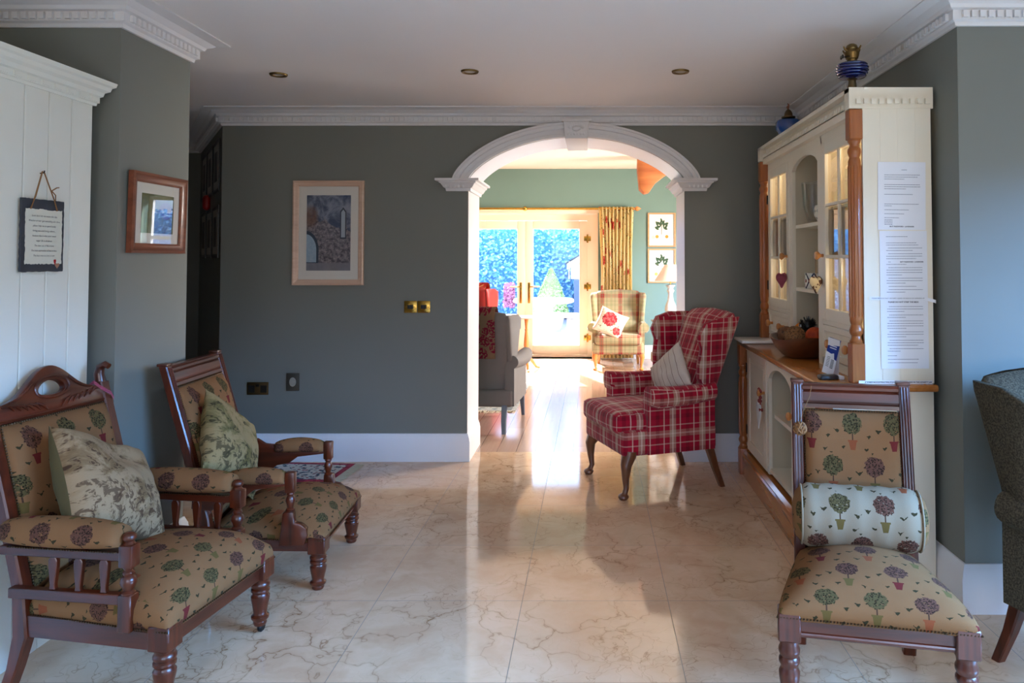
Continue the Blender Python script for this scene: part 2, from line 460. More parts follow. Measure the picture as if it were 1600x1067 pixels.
def obj(name, bm, mat, parent=None, world=False, uv=None, sharp=38, mtx=None):
    """links the bmesh as one mesh object; world=True: modelled in world coordinates"""
    if mtx is not None: bm.transform(mtx)
    bm.normal_update()
    if uv is not None: uv_box(bm, None if uv is True else uv)
    if world and parent is not None: bm.transform(Matrix.Translation(-WP[parent.name]))
    th = math.radians(sharp)
    for f in bm.faces: f.smooth = True
    for e in bm.edges:
        if len(e.link_faces) == 2 and e.calc_face_angle(0) > th: e.smooth = False
    me = bpy.data.meshes.new(name); bm.to_mesh(me); bm.free()
    for mm in (mat if isinstance(mat, (list, tuple)) else [mat]): me.materials.append(mm)
    o = bpy.data.objects.new(name, me); COL.objects.link(o)
    if parent is not None: o.parent = parent; WP[o.name] = WP[parent.name].copy()
    else: WP[o.name] = Vector((0, 0, 0))
    return o

def thing(name, label, cat, loc=(0, 0, 0), rz=0, group=None, rx=0, ry=0):
    o = bpy.data.objects.new(name, None); COL.objects.link(o); o.empty_display_size = 0.1
    o.location = loc; o.rotation_euler = (rx, ry, rz); o['label'] = label; o['category'] = cat
    if group: o['group'] = group
    WP[o.name] = Vector(loc); return o

def tag(o, label, cat, group=None):
    o['label'] = label; o['category'] = cat
    if group: o['group'] = group
    return o

def struct(name, bm, mat, **k):
    o = obj(name, bm, mat, **k); o['kind'] = 'structure'; return o

def B(*a, **k): return box(bmesh.new(), *a, **k)
NB = bmesh.new

def txt(name, body, size, mat, parent, mtx, shear=0.0, space=1.0, width=None, align='CENTER', line=1.0, bold=0.0):
    cu = bpy.data.curves.new('lettering', 'FONT'); cu.body = body; cu.size = size; cu.shear = shear
    cu.align_x = align; cu.align_y = 'CENTER'; cu.space_character = space; cu.space_line = line; cu.resolution_u = 2; cu.offset = bold
    to = bpy.data.objects.new('lettering_tmp', cu); COL.objects.link(to)
    bpy.context.view_layer.update()
    me = bpy.data.meshes.new_from_object(to.evaluated_get(bpy.context.evaluated_depsgraph_get()))
    bpy.data.objects.remove(to); bpy.data.curves.remove(cu)
    t = bmesh.new(); t.from_mesh(me); bpy.data.meshes.remove(me)
    if width:
        xs = [v.co.x for v in t.verts]; k = width / (max(xs) - min(xs)); t.transform(Matrix.Scale(k, 4))
    t.transform(mtx)
    return obj(name, t, mat, parent)

# ---------------------------------------------------------------- the setting
HC = 2.47
# floors
bm = B(-6.2, 3.4, -2.1, 5.53, -0.05, 0.0); box(bm, -6.2, -2.6, 5.53, 6.75, -0.05, 0.0)
struct('floor', bm, M['marble'])
struct('floor_lounge', B(-3.7, 2.9, 5.53, 11.02, -0.05, -0.001), M['boards'])
struct('ceiling', B(-6.2, 3.4, -2.1, 6.75, HC, HC + 0.08), M['ceiling'])
struct('ceiling_lounge', B(-3.7, 2.9, 5.66, 11.02, 2.72, 2.80), M['ceiling_lounge'])

# wall with the arch
XC, AH, ZS, RISE = -0.11, 0.765, 1.955, 0.318
def arch_pt(th, half, zs, rise):
    t = -math.cos(th); R = (half * half + rise * rise) / (2 * rise)
    circ = math.sqrt(R * R - (t * half) ** 2) - (R - rise)
    return XC + t * half, zs + 0.5 * rise * math.sqrt(max(0, 1 - t * t)) + 0.5 * circ
NA = 48
inner = [arch_pt(PI * i / NA, AH, ZS, RISE) for i in range(NA + 1)]
outer = [arch_pt(PI * i / NA, 0.872, 1.965, 0.408) for i in range(NA + 1)]
def arch_wall(y0, y1, x0, x1, top):
    pts = [(x0, 0), (x0, top), (x1, top), (x1, 0), (XC + AH, 0)] + inner[::-1] + [(XC - AH, 0)]
    return prism(bmesh.new(), pts, y0, y1)
struct('wall_back', arch_wall(5.28, 5.76, -2.617, 1.6, HC + 0.02), M['wall'], sharp=20)
struct('wall_back_lounge_side', arch_wall(5.761, 5.78, -2.84, 2.9, 2.74), M['wall_lounge'], sharp=20)
# white lining of the opening
def lining_pts(e):
    return [(XC - AH + e, 0.0)] + [(x + (XC - x) * e * 1.25, z - e * 0.9) for x, z in inner] + [(XC + AH - e, 0.0)]
t = bmesh.new(); a = [t.verts.new((x, 5.277, z)) for x, z in lining_pts(0.003)]; b = [t.verts.new((x, 5.785, z)) for x, z in lining_pts(0.003)]
for i in range(len(a) - 1): t.faces.new((a[i], a[i + 1], b[i + 1], b[i]))
struct('trim_arch_lining', t, M['trim'])
# archivolt
prof = [(0, 0.0), (0.0, 0.03), (0.22, 0.034), (0.26, 0.02), (0.55, 0.022), (0.6, 0.036), (0.82, 0.04), (0.86, 0.05), (1.0, 0.05), (1.0, 0.0)]
secs = []
for i in range(NA + 1):
    (xi, zi), (xo, zo) = inner[i], outer[i]
    secs.append([(xi + (xo - xi) * f, 5.279 - p, zi + (zo - zi) * f) for f, p in prof])
struct('trim_arch_moulding', loft(bmesh.new(), secs), M['plaster'], sharp=25)
imp = [(0, -0.085), (0.018, -0.085), (0.022, -0.066), (0.034, -0.06), (0.05, -0.035), (0.062, -0.028), (0.062, -0.018), (0.085, -0.016), (0.085, 0.0), (0, 0.0)]
imp = [(o, 1.975 + z) for o, z in imp]
for i, sgn in enumerate((-1, 1)):
    e = XC + sgn * AH; o_ = XC + sgn * 0.90
    bm = sweep(bmesh.new(), imp, [(o_, 5.32), (o_, 5.279), (e, 5.279), (e, 5.785)], side=sgn)
    k = 0
    for q in range(5):
        xx = e + sgn * (0.03 + q * 0.03)
        box(bm, xx - 0.006, xx + 0.006, 5.235, 5.262, 1.912, 1.935)
    struct('trim_arch_impost_' + ('left', 'right')[i], bm, M['plaster'], sharp=25)
bm = prism(bmesh.new(), [(XC - 0.078, 2.252), (XC + 0.078, 2.252), (XC + 0.092, 2.385), (XC - 0.092, 2.385)], 5.205, 5.80, bev=0.006)
box(bm, XC - 0.105, XC + 0.105, 5.19, 5.3, 2.372, 2.39, 0.004)
for q in range(9):
    aa = PI * q / 8; ball(bm, 0.016, (XC + 0.045 * math.cos(aa), 5.205, 2.335 + 0.02 * math.sin(aa)), 1, (1, 0.5, 1))
for q in range(6): ball(bm, 0.011, (XC - 0.055 + q * 0.022, 5.205, 2.285), 1, (1, 0.5, 1))
ball(bm, 0.024, (XC, 5.203, 2.322), 2, (1.3, 0.5, 0.8))
struct('trim_arch_keystone', bm, M['plaster'])

# other walls of the near room
struct('wall_splayed', prism(bmesh.new(), [(-2.617, 0), (-2.617, HC + 0.02), (-2.617, HC + 0.02)], 0, 0.01) if False else loft(bmesh.new(), [[(-2.617, 5.28, 0), (-3.48, 6.64, 0), (-3.35, 6.7, 0), (-2.5, 5.36, 0)], [(-2.617, 5.28, HC + .02), (-3.48, 6.64, HC + .02), (-3.35, 6.7, HC + .02), (-2.5, 5.36, HC + .02)]]), M['wall'])
struct('wall_hall_end', B(-6.2, -3.36, 6.64, 6.75, 0, HC + 0.02), M['wall'])
struct('wall_hall_left', B(-6.2, -6.1, 3.4, 6.75, 0, HC + 0.02), M['wall'])
struct('wall_left_pier', B(-2.6, -1.935, 3.05, 3.58, 0, HC + 0.02), M['wall'])
struct('wall_hall_near', B(-6.2, -2.6, 3.45, 3.58, 0, HC + 0.02), M['wall'])
struct('wall_left', B(-2.6, -2.5, -2.1, 3.06, 0, HC + 0.02), M['wall'])
bm = B(1.49, 1.6, 3.03, 5.3, 0, HC + 0.02); box(bm, 1.6, 3.4, 3.03, 3.14, 0, HC + 0.02)
struct('wall_right_jog', bm, M['wall'])
# wall behind the camera with two windows, wall at the right with one
def pierced(axis, c0, c1, a0, a1, top, holes):
    bm = bmesh.new(); cuts = sorted(holes)
    def put(p0, p1, z0, z1):
        if axis == 'Y': box(bm, p0, p1, c0, c1, z0, z1)
        else: box(bm, c0, c1, p0, p1, z0, z1)
    last = a0
    for h0, h1, z0, z1 in cuts:
        put(last, h0, 0, top); put(h0, h1, 0, z0); put(h0, h1, z1, top); last = h1
    put(last, a1, 0, top); return bm
struct('wall_near', pierced('Y', -2.2, -2.1, -2.6, 3.4, HC + 0.02, [(-1.3, -0.1, 0.75, 2.1), (0.6, 2.4, 0.75, 2.1)]), M['wall'])
struct('wall_right', pierced('X', 3.3, 3.4, -2.1, 3.1, HC + 0.02, [(-0.5, 2.2, 0.3, 2.1)]), M['wall'])
def win(name, axis, c, a0, a1, z0, z1, bars, mat=None):
    bm = bmesh.new(); w = 0.05
    def put(p0, p1, q0, q1, d=0.03):
        if axis == 'Y': box(bm, p0, p1, c - d, c + d, q0, q1)
        else: box(bm, c - d, c + d, p0, p1, q0, q1)
    put(a0, a0 + w, z0, z1); put(a1 - w, a1, z0, z1); put(a0 + w, a1 - w, z0, z0 + w); put(a0 + w, a1 - w, z1 - w, z1)
    put(a0 + w, a1 - w, (z0 + z1) / 2 - 0.025, (z0 + z1) / 2 + 0.025, 0.025)
    for k in range(1, bars):
        p = a0 + (a1 - a0) * k / bars; put(p - 0.015, p + 0.015, z0 + w, z1 - w, 0.015)
    return struct(name, bm, mat or M['trim'])
win('window_1', 'Y', -2.15, -1.3, -0.1, 0.75, 2.1, 2)
win('window_2', 'Y', -2.15, 0.6, 2.4, 0.75, 2.1, 3)
win('window_3', 'X', 3.35, -0.5, 2.2, 0.3, 2.1, 4)

# cornices
cor = [(0, -0.115), (0.012, -0.115), (0.016, -0.1), (0.03, -0.094), (0.03, -0.055), (0.045, -0.05), (0.052, -0.036), (0.072, -0.026), (0.082, -0.018), (0.105, -0.014), (0.13, -0.006), (0.13, 0.002), (0, 0.002)]
def cornice(name, path, side, mat=None, dn=True):
    pr = [(o, HC + z) for o, z in cor]
    bm = sweep(bmesh.new(), pr, path, side)
    if dn:
        for a, b in zip(path, path[1:]):
            a, b = Vector(a), Vector(b); L = (b - a).length; d = (b - a) / L; nn = Vector((-d.y, d.x)) * side
            n = int(L / 0.034); ang = math.atan2(d.y, d.x)
            for i in range(n):
                p = a + d * (L * (i + 0.5) / n) + nn * 0.036
                box(bm, -0.0105, 0.0105, -0.008, 0.008, HC - 0.088, HC - 0.060, mtx=T(p.x, p.y, 0) @ RZ(ang))
    return struct(name, bm, mat or M['plaster'], sharp=25)
cornice('trim_cornice_left', [(-2.5, -2.1), (-2.5, 3.05), (-1.935, 3.05), (-1.935, 3.58), (-2.05, 3.58)], -1)
cornice('trim_cornice_back', [(1.49, 5.28), (-2.617, 5.28), (-3.48, 6.64), (-6.1, 6.64)], 1)
cornice('trim_cornice_right', [(3.3, -2.0), (3.3, 3.03), (1.49, 3.03), (1.49, 5.28)], 1)

# skirting boards
skt = [(0, 0), (0.022, 0), (0.022, 0.135), (0.018, 0.150), (0.018, 0.158), (0.010, 0.178), (0.006, 0.190), (0, 0.192)]
def skirting(name, path, side): return struct(name, sweep(bmesh.new(), skt, path, side), M['trim'], sharp=30)
skirting('baseboard_back_left', [(XC - AH, 5.76), (XC - AH, 5.28), (-2.617, 5.28), (-3.48, 6.64), (-6.1, 6.64)], 1)
skirting('baseboard_back_right', [(1.49, 5.28), (XC + AH, 5.28), (XC + AH, 5.76)], 1)
skirting('baseboard_left', [(-2.5, 0), (-2.5, 3.05), (-1.935, 3.05), (-1.935, 3.58), (-3.5, 3.58)], -1)
skirting('baseboard_right', [(3.3, 0.0), (3.3, 3.03), (1.49, 3.03), (1.49, 5.28)], 1)

# ---- lounge shell
struct('wall_lounge_left', B(-3.8, -3.7, 6.75, 11.02, 0, 2.75), M['wall_lounge'])
struct('wall_lounge_right', pierced('X', 2.9, 3.0, 5.66, 11.02, 2.75, [(7.4, 9.2, 0.9, 2.1)]), M['wall_lounge'])
struct('wall_lounge_back', pierced('Y', 10.75, 11.02, -3.8, 3.0, 2.75, [(-2.05, 0.09, 0, 2.09), (1.85, 2.65, 0.95, 2.15)]), M['wall_lounge'])
win('window_4', 'X', 2.95, 7.4, 9.2, 0.9, 2.1, 3)
win('window_5', 'Y', 10.95, 1.85, 2.65, 0.95, 2.15, 2)
skirting('baseboard_lounge_back', [(0.1, 10.75), (2.9, 10.75)], -1)
skirting('baseboard_lounge_left', [(-3.7, 10.75), (-2.06, 10.75)], -1)
# reveal lining in cream
bm = B(0.075, 0.089, 10.74, 11.02, 0, 2.09); box(bm, -2.049, -2.035, 10.74, 11.02, 0, 2.09); box(bm, -2.049, 0.089, 10.74, 11.02, 2.075, 2.089)
box(bm, -2.12, 0.12, 10.725, 10.75, 2.085, 2.125)
struct('trim_door_reveal', bm, M['pvc'])

# garden doors: fixed frame, two leaves with glass, handles and hinges
DX0, DX1, DY = -1.98, 0.03, 10.97
bm = B(DX0, DX0 + 0.10, DY - 0.035, DY + 0.035, 0, 2.07); box(bm, DX1 - 0.10, DX1, DY - 0.035, DY + 0.035, 0, 2.07)
box(bm, DX0 + .1, DX1 - .1, DY - 0.035, DY + 0.035, 1.985, 2.07); box(bm, DX0 + .1, DX1 - .1, DY - 0.05, DY + 0.05, 0, 0.025)
struct('door_frame_garden', box(box(bm, DX1, 0.085, DY - 0.02, DY + 0.03, 0, 2.08), -2.045, DX0, DY - 0.02, DY + 0.03, 0, 2.08), M['pvc'])
mid = (DX0 + DX1) / 2
for k, (a, b) in enumerate(((DX0 + 0.10, mid), (mid, DX1 - 0.10))):
    bm = bmesh.new(); w = 0.115; y0, y1 = DY - 0.045, DY + 0.02
    box(bm, a, a + w, y0, y1, 0.03, 1.98, 0.006); box(bm, b - w, b, y0, y1, 0.03, 1.98, 0.006)
    box(bm, a + w, b - w, y0, y1, 0.03, 0.17, 0.006); box(bm, a + w, b - w, y0, y1, 1.86, 1.98, 0.006)
    d = struct('door_%d' % (k + 1), bm, M['pvc'])
    g = obj('glass_pane', B(a + w - .01, b - w + .01, DY - 0.005, DY, 0.16, 1.87), M['glass'], d)
    hx = b - 0.06 if k == 0 else a + 0.06; s = -1 if k == 0 else 1
    bm = B(hx - 0.016, hx + 0.016, y0 - 0.012, y0, 0.78, 1.08, 0.004)
    tube(bm, [(hx, y0 - 0.01, 1.02), (hx, y0 - 0.05, 1.02), (hx + s * 0.02, y0 - 0.055, 1.02), (hx + s * 0.15, y0 - 0.055, 1.022)], 0.009)
    obj('handle', bm, M['brass'], d)
    px = a - 0.005 if k == 0 else b + 0.005
    for hz in (0.28, 1.02, 1.72):
        bm = B(px - 0.05, px + 0.05, y0 - 0.02, y0 - 0.002, hz - 0.035, hz + 0.035, 0.004); tube(bm, [(px, y0 - 0.022, hz - 0.06), (px, y0 - 0.022, hz + 0.06)], 0.013)
        obj('hinge', bm, M['brass'], d)

# oak brace of the lounge roof
bp = [(0.58, 2.73), (0.575, 2.55), (0.60, 2.30), (0.66, 2.245), (0.72, 2.26), (0.80, 2.38), (0.93, 2.48), (1.15, 2.60), (1.5, 2.66), (2.9, 2.66), (2.9, 2.73)]
bm = prism(bmesh.new(), bp, 9.35, 9.62, bev=0.015)
struct('trim_oak_brace', bm, M['oak_beam'])

# recessed ceiling lights
for lx, ly, lab in ((-1.80, 4.27, 'brass ringed downlight in the ceiling at the left, above the framed painting'), (-0.69, 4.2, 'brass ringed downlight in the ceiling left of the arch keystone'), (0.50, 4.2, 'brass ringed downlight in the ceiling right of the keystone, nearest the dresser')):
    t_ = thing('downlight', lab, 'ceiling light', (lx, ly, HC), group='recessed ceiling downlights')
    obj('ring', lathe(bmesh.new(), [(0.030, -0.001), (0.034, -0.008), (0.046, -0.010), (0.050, -0.004), (0.050, 0.0)], 28), M['brass_old'], t_)
    obj('lamp', lathe(bmesh.new(), [(0, -0.002), (0.031, -0.004), (0.031, 0.0)], 20), wobble('lamp_glass_%d' % int(lx * 100), srgb(200, 190, 180), 0.2), t_)
# ---------------------------------------------------------------- the big dresser at the right
DR = thing('dresser', 'tall cream painted dresser with pine worktop, glazed doors and fluted pine corner posts', 'dresser', (1.24, 4.1, 0))
def dpart(name, bm, mat, parent=None, **k): return obj(name, bm, mat, parent or DR, world=True, **k)
Y0, Y1 = 3.22, 5.00            # near and far end
XB = 1.465                     # back
FX = 1.02                      # front of the base
WT0, WT1 = 0.845, 0.875        # worktop
UX = 1.165                     # front of the upper part
# base
bm = B(FX, XB, Y0 + 0.01, Y0 + 0.03, 0.0, WT0)
for k in range(1, 4): box(bm, FX + k * 0.11 - 0.002, FX + k * 0.11 + 0.002, Y0 + 0.0085, Y0 + 0.0105, 0.02, WT0)
dpart('side_panel', bm, M['cream'])
dpart('side_panel', B(FX, XB, Y1 - 0.03, Y1 - 0.01, 0.0, WT0), M['cream'])
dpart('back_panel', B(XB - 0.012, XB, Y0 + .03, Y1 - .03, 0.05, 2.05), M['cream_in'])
dpart('plinth', loft(bmesh.new(), [[(FX - o, y, z) for o, z in ((-0.02, 0), (0.035, 0), (0.035, 0.125), (0.028, 0.135), (0.028, 0.142), (0.012, 0.16), (-0.02, 0.16))] for y in (Y0 + 0.045, Y1 - 0.045)]), M['pine_y'], sharp=20)
# worktop with rounded edge
bm = box(bmesh.new(), 0.965, XB, Y0 - 0.045, Y1 + 0.03, WT0, WT1, 0.009, 3)
dpart('worktop', bm, M['pine_y'])
bm = B(FX - 0.008, FX + 0.0, Y0 + .05, Y1 - .05, WT0 - 0.03, WT0 - 0.001); dpart('worktop_moulding', bm, M['cream'])
# arched panels: polygon in (y, z) with an opening
def arch_panel(y0, y1, z0, z1, oy0, oy1, oz0, spring, crown, x, th):
    n = 14; arc = []
    for i in range(n + 1):
        t_ = i / n; yy = oy0 + (oy1 - oy0) * t_; arc.append((yy, spring + (crown - spring) * math.sin(PI * t_) ** 0.6))
    pts = [(y0, z0), (y0, z1), (y1, z1), (y1, z0), (oy1, z0)] + ([(oy1, oz0)] if oz0 > z0 else []) + arc[::-1] + [(oy0, z0)]
    return prism(bmesh.new(), pts, 0, th, mtx=Matrix(((0, 1, 0, x), (1, 0, 0, 0), (0, 0, 1, 0), (0, 0, 0, 1))))
BA0, BA1 = 3.86, 4.35          # open bay of the base and of the top
bm = arch_panel(3.82, 4.39, 0.17, WT0, BA0, BA1, 0.17, 0.72, 0.795, FX, 0.02)
dpart('face_frame', bm, M['cream'])
# floor of the bay, shelf, divisions
bm = B(FX + 0.005, XB - .012, Y0 + .03, Y1 - .03, 0.185, 0.205); dpart('bottom_board', bm, M['cream'])
dpart('shelf', B(FX + 0.035, XB - .012, 3.84, 4.37, 0.49, 0.512), M['cream'])
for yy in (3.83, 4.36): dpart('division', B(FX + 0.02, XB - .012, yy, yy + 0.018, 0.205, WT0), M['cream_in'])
def panel_door(name, ya, yb, z0, z1, x, knob=None, rail=0.065, glazed=False, mat=None):
    """door or drawer front in the plane x, frame with a sunk field"""
    mat = mat or M['cream']; r = rail
    bm = B(x, x + 0.02, ya, ya + r, z0, z1, 0.003, 1); box(bm, x, x + 0.02, yb - r, yb, z0, z1, 0.003, 1)
    box(bm, x, x + 0.02, ya + r, yb - r, z0, z0 + r, 0.003, 1); box(bm, x, x + 0.02, ya + r, yb - r, z1 - r, z1, 0.003, 1)
    if glazed:
        w = 0.016; gz = [z0 + r + (z1 - z0 - 2 * r) * k / 3 for k in (1, 2)]
        box(bm, x + 0.002, x + 0.016, (ya + yb) / 2 - w / 2, (ya + yb) / 2 + w / 2, z0 + r, z1 - r, 0.003, 1)
        for q in gz: box(bm, x + 0.002, x + 0.016, ya + r, yb - r, q - w / 2, q + w / 2, 0.003, 1)
    else:
        box(bm, x + 0.009, x + 0.016, ya + r - .004, yb - r + .004, z0 + r - .004, z1 - r + .004)
        box(bm, x + 0.004, x + 0.016, ya + r + 0.022, yb - r - 0.022, z0 + r + 0.022, z1 - r - 0.022, 0.004, 1)
    d = dpart(name, bm, mat)
    if glazed: obj('glass_pane', B(x + 0.017, x + 0.019, ya + r - .005, yb - r + .005, z0 + r - .005, z1 - r + .005), M['glass'], d, world=True)
    for (ky, kz) in (knob or []):
        kb = lathe(bmesh.new(), [(0, 0), (0.009, 0), (0.008, 0.012), (0.012, 0.018), (0.02, 0.026), (0.0215, 0.034), (0.017, 0.042), (0.008, 0.045), (0, 0.045)], 18, mtx=T(x, ky, kz) @ RY(-PI / 2))
        obj('knob', kb, M['honey'], d, world=True)
    return d
panel_door('door', 4.40, 4.935, 0.172, 0.835, FX - 0.004, [(4.44, 0.62)])
panel_door('door', 3.285, 3.81, 0.172, 0.835, FX - 0.004, [(3.775, 0.62)])
# corner posts with flutes
def post(x, y, z0, z1, s, LB=0.17, TB=0.13):
    bm = B(x - s, x + s, y - s, y + s, z0, z0 + LB, 0.004, 1); box(bm, x - s, x + s, y - s, y + s, z1 - TB, z1, 0.004, 1)
    za, zb = z0 + LB, z1 - TB
    prof = [(0.95, 0), (0.98, 0.008), (0.72, 0.02), (0.7, 0.03), (0.95, 0.042), (1.0, 0.055), (0.86, 0.068), (0.74, 0.078), (0.9, 0.092), (0.92, 0.1)]
    pr = [(r * s, za + d) for r, d in prof] + [(r * s, zb - d) for r, d in prof[::-1]]
    lathe(bm, pr, 24, T(x, y, 0))
    secs = []
    for z in (za + 0.095, za + 0.12, zb - 0.12, zb - 0.095):
        k = 1.0 if za + 0.1 < z < zb - 0.1 else 0.82
        secs.append([(x + math.cos(a) * s * k * (1.0 if q % 4 else 0.84), y + math.sin(a) * s * k * (1.0 if q % 4 else 0.84), z) for q in range(48) for a in [2 * PI * q / 48]])
    loft(bm, secs); return bm
dpart('corner_post', post(FX - 0.022, Y1 - 0.022, 0, WT0, 0.03), M['pine'], sharp=30)
dpart('corner_post', post(FX - 0.022, Y0 + 0.022, 0, WT0, 0.03), M['pine'], sharp=30)
dpart('corner_post', post(1.142, Y0 + 0.028, WT1, 2.055, 0.029), M['pine'], sharp=30)
dpart('corner_post', post(1.142, Y1 - 0.028, WT1, 2.055, 0.029), M['pine'], sharp=30)
# upper part
bm = B(1.17, XB, Y0 + 0.004, Y0 + 0.02, WT1, 2.09)
for k in range(1, 4): box(bm, 1.172 + k * 0.075 - 0.0012, 1.172 + k * 0.075 + 0.0012, Y0 + 0.0028, Y0 + 0.0045, WT1, 2.07)
dpart('side_panel', bm, M['cream'])
dpart('side_panel', B(1.17, XB, Y1 - 0.02, Y1 - 0.004, WT1, 2.09), M['cream'])
dpart('top_board', B(1.15, XB, Y0 + .02, Y1 - .02, 2.06, 2.09), M['cream'])
bm = arch_panel(3.79, 4.42, WT1, 2.06, 3.86, 4.35, WT1, 1.915, 1.975, UX, 0.02)
dpart('face_frame', bm, M['cream'])
for a, b in ((Y0 + .05, 3.80), (4.41, Y1 - .05)):
    for za, zb in ((1.99, 2.06), (1.083, 1.105), (WT1, 0.915)): dpart('face_rail', B(UX, UX + 0.02, a, b, za, zb), M['cream'])
dpart('frieze', B(1.132, 1.17, Y0 + .05, Y1 - .05, 2.035, 2.07), M['cream'])
for yy in (3.838, 4.352):
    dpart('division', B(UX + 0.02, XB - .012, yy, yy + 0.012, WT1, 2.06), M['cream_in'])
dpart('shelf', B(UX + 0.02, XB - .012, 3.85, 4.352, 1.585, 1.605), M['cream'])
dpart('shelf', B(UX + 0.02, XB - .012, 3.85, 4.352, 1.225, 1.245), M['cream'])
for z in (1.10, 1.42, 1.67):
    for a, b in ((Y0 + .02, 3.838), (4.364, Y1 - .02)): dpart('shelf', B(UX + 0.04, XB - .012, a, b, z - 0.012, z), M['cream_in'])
panel_door('glazed_door', 3.285, 3.79, 1.105, 1.99, UX - 0.003, [(3.765, 1.425)], 0.058, True)
panel_door('glazed_door', 4.42, 4.935, 1.105, 1.99, UX - 0.003, [(4.46, 1.425)], 0.058, True)
panel_door('drawer', 3.29, 3.79, 0.92, 1.08, UX - 0.003, [(3.36, 1.0), (3.61, 1.0)], 0.03)
panel_door('drawer', 4.425, 4.935, 0.92, 1.08, UX - 0.003, [(4.55, 1.0), (4.83, 1.0)], 0.03)
for yy in (3.55, 4.67):
    cl_ = bpy.data.lights.new('cabinet_light', 'POINT'); cl_.energy = 1.3; cl_.color = (1.0, 0.83, 0.58); cl_.shadow_soft_size = 0.03
    co = bpy.data.objects.new('cabinet_light', cl_); COL.objects.link(co); co.location = (1.30, yy, 1.97)
    cl2 = cl_.copy(); cl2.energy = 0.8; co = bpy.data.objects.new('cabinet_light', cl2); COL.objects.link(co); co.location = (1.25, yy, 1.33)
for hy, zz in ((4.936, 1.80), (4.936, 1.24), (4.937, 0.70), (4.937, 0.30)):
    x = UX if zz > 1 else FX
    dpart('hinge', tube(bmesh.new(), [(x - 0.006, hy, zz - 0.03), (x - 0.006, hy, zz + 0.03)], 0.005), M['iron'])
# cornice with a small break forward over each post and dentils
cp = [(0, 2.058), (0.012, 2.058), (0.012, 2.07), (0.02, 2.072), (0.02, 2.098), (0.028, 2.102), (0.034, 2.115), (0.05, 2.122), (0.054, 2.132), (0.062, 2.135), (0.066, 2.15), (0, 2.15)]
path = [(XB + .01, Y0), (1.112, Y0), (1.112, Y0 + 0.06), (1.15, Y0 + 0.062), (1.15, Y1 - 0.062), (1.112, Y1 - 0.06), (1.112, Y1), (XB, Y1)]
bm = sweep(bmesh.new(), cp, path, -1)
for k in range(10): box(bm, 1.135 + k * 0.033, 1.156 + k * 0.033, Y0 - 0.026, Y0 - 0.016, 2.074, 2.095)
for k in range(48):
    yy = Y0 + 0.09 + k * 0.0335; box(bm, 1.122, 1.132, yy, yy + 0.021, 2.074, 2.095)
box(bm, 1.112, XB, Y0 + 0.002, Y1 - 0.002, 2.13, 2.149)
dpart('cornice', bm, M['cream'], sharp=25)

# oil lamps on top of the dresser
L1 = thing('oil_lamp', 'ribbed dark cobalt oil lamp with brass burner at the near end of the dresser top', 'oil lamp', (1.165, 3.33, 2.15))
obj('base', lathe(bmesh.new(), [(0.0, 0), (0.045, 0), (0.045, 0.008), (0.02, 0.02), (0.016, 0.055), (0.024, 0.062), (0, 0.062)], 24), M['brass_dull'], L1)
pr = [(0.0, 0.06), (0.03, 0.062)]
for k in range(5):
    for q in range(5):
        a = PI * q / 4; pr.append(((0.056, 0.063, 0.067, 0.067, 0.062)[k] + 0.005 * math.sin(a), 0.068 + k * 0.0125 + 0.0031 * q * 1.0))
pr += [(0.03, 0.136), (0, 0.137)]
obj('reservoir', lathe(bmesh.new(), pr, 32), M['blue_glass'], L1)
bm = lathe(bmesh.new(), [(0, 0.136), (0.02, 0.136), (0.022, 0.15), (0.026, 0.152), (0.03, 0.165), (0.033, 0.18), (0.028, 0.186), (0.025, 0.195), (0.028, 0.2), (0.022, 0.214), (0.012, 0.22), (0, 0.221)], 20)
for k in range(4):
    a = k * PI / 2 + 0.5; tube(bm, [(0.026 * math.cos(a), 0.026 * math.sin(a), 0.186), (0.043 * math.cos(a), 0.043 * math.sin(a), 0.19), (0.052 * math.cos(a), 0.052 * math.sin(a), 0.203)], [0.005, 0.005, 0.003], 6)
obj('burner', bm, M['brass_old'], L1)
for s in (-0.02, 0.0):
    bm = tube(bmesh.new(), [(-0.012, s, 0.16), (-0.05, s - 0.012, 0.155)], 0.002, 6); lathe(bm, [(0, 0), (0.009, 0), (0.009, 0.004), (0, 0.004)], 14, T(-0.05, s - 0.012, 0.155) @ RY(-PI / 2))
    obj('wick_winder', bm, M['iron'], L1)
L2 = thing('oil_lamp', 'smaller bright blue faceted oil lamp standing at the far end of the dresser top', 'oil lamp', (1.20, 4.55, 2.15))
bm = bmesh.new(); lathe(bm, [(0, 0), (0.05, 0), (0.055, 0.012), (0.074, 0.035), (0.08, 0.05), (0.08, 0.09), (0.07, 0.105), (0.028, 0.112), (0, 0.113)], 12)
obj('reservoir', bm, M['teal_glass'], L2)
bm = lathe(bmesh.new(), [(0, 0.113), (0.03, 0.113), (0.042, 0.12), (0.042, 0.127), (0.026, 0.132), (0.024, 0.15), (0.016, 0.165), (0.008, 0.172), (0, 0.172)], 18)
obj('burner', bm, M['brass_dull'], L2)
obj('wick_guard', tube(bmesh.new(), [(0, 0, 0.17), (-0.004, 0, 0.187), (0.002, 0, 0.202), (-0.006, 0, 0.21)], [0.004, 0.01, 0.005, 0.002], 7), M['frame_red'], L2)

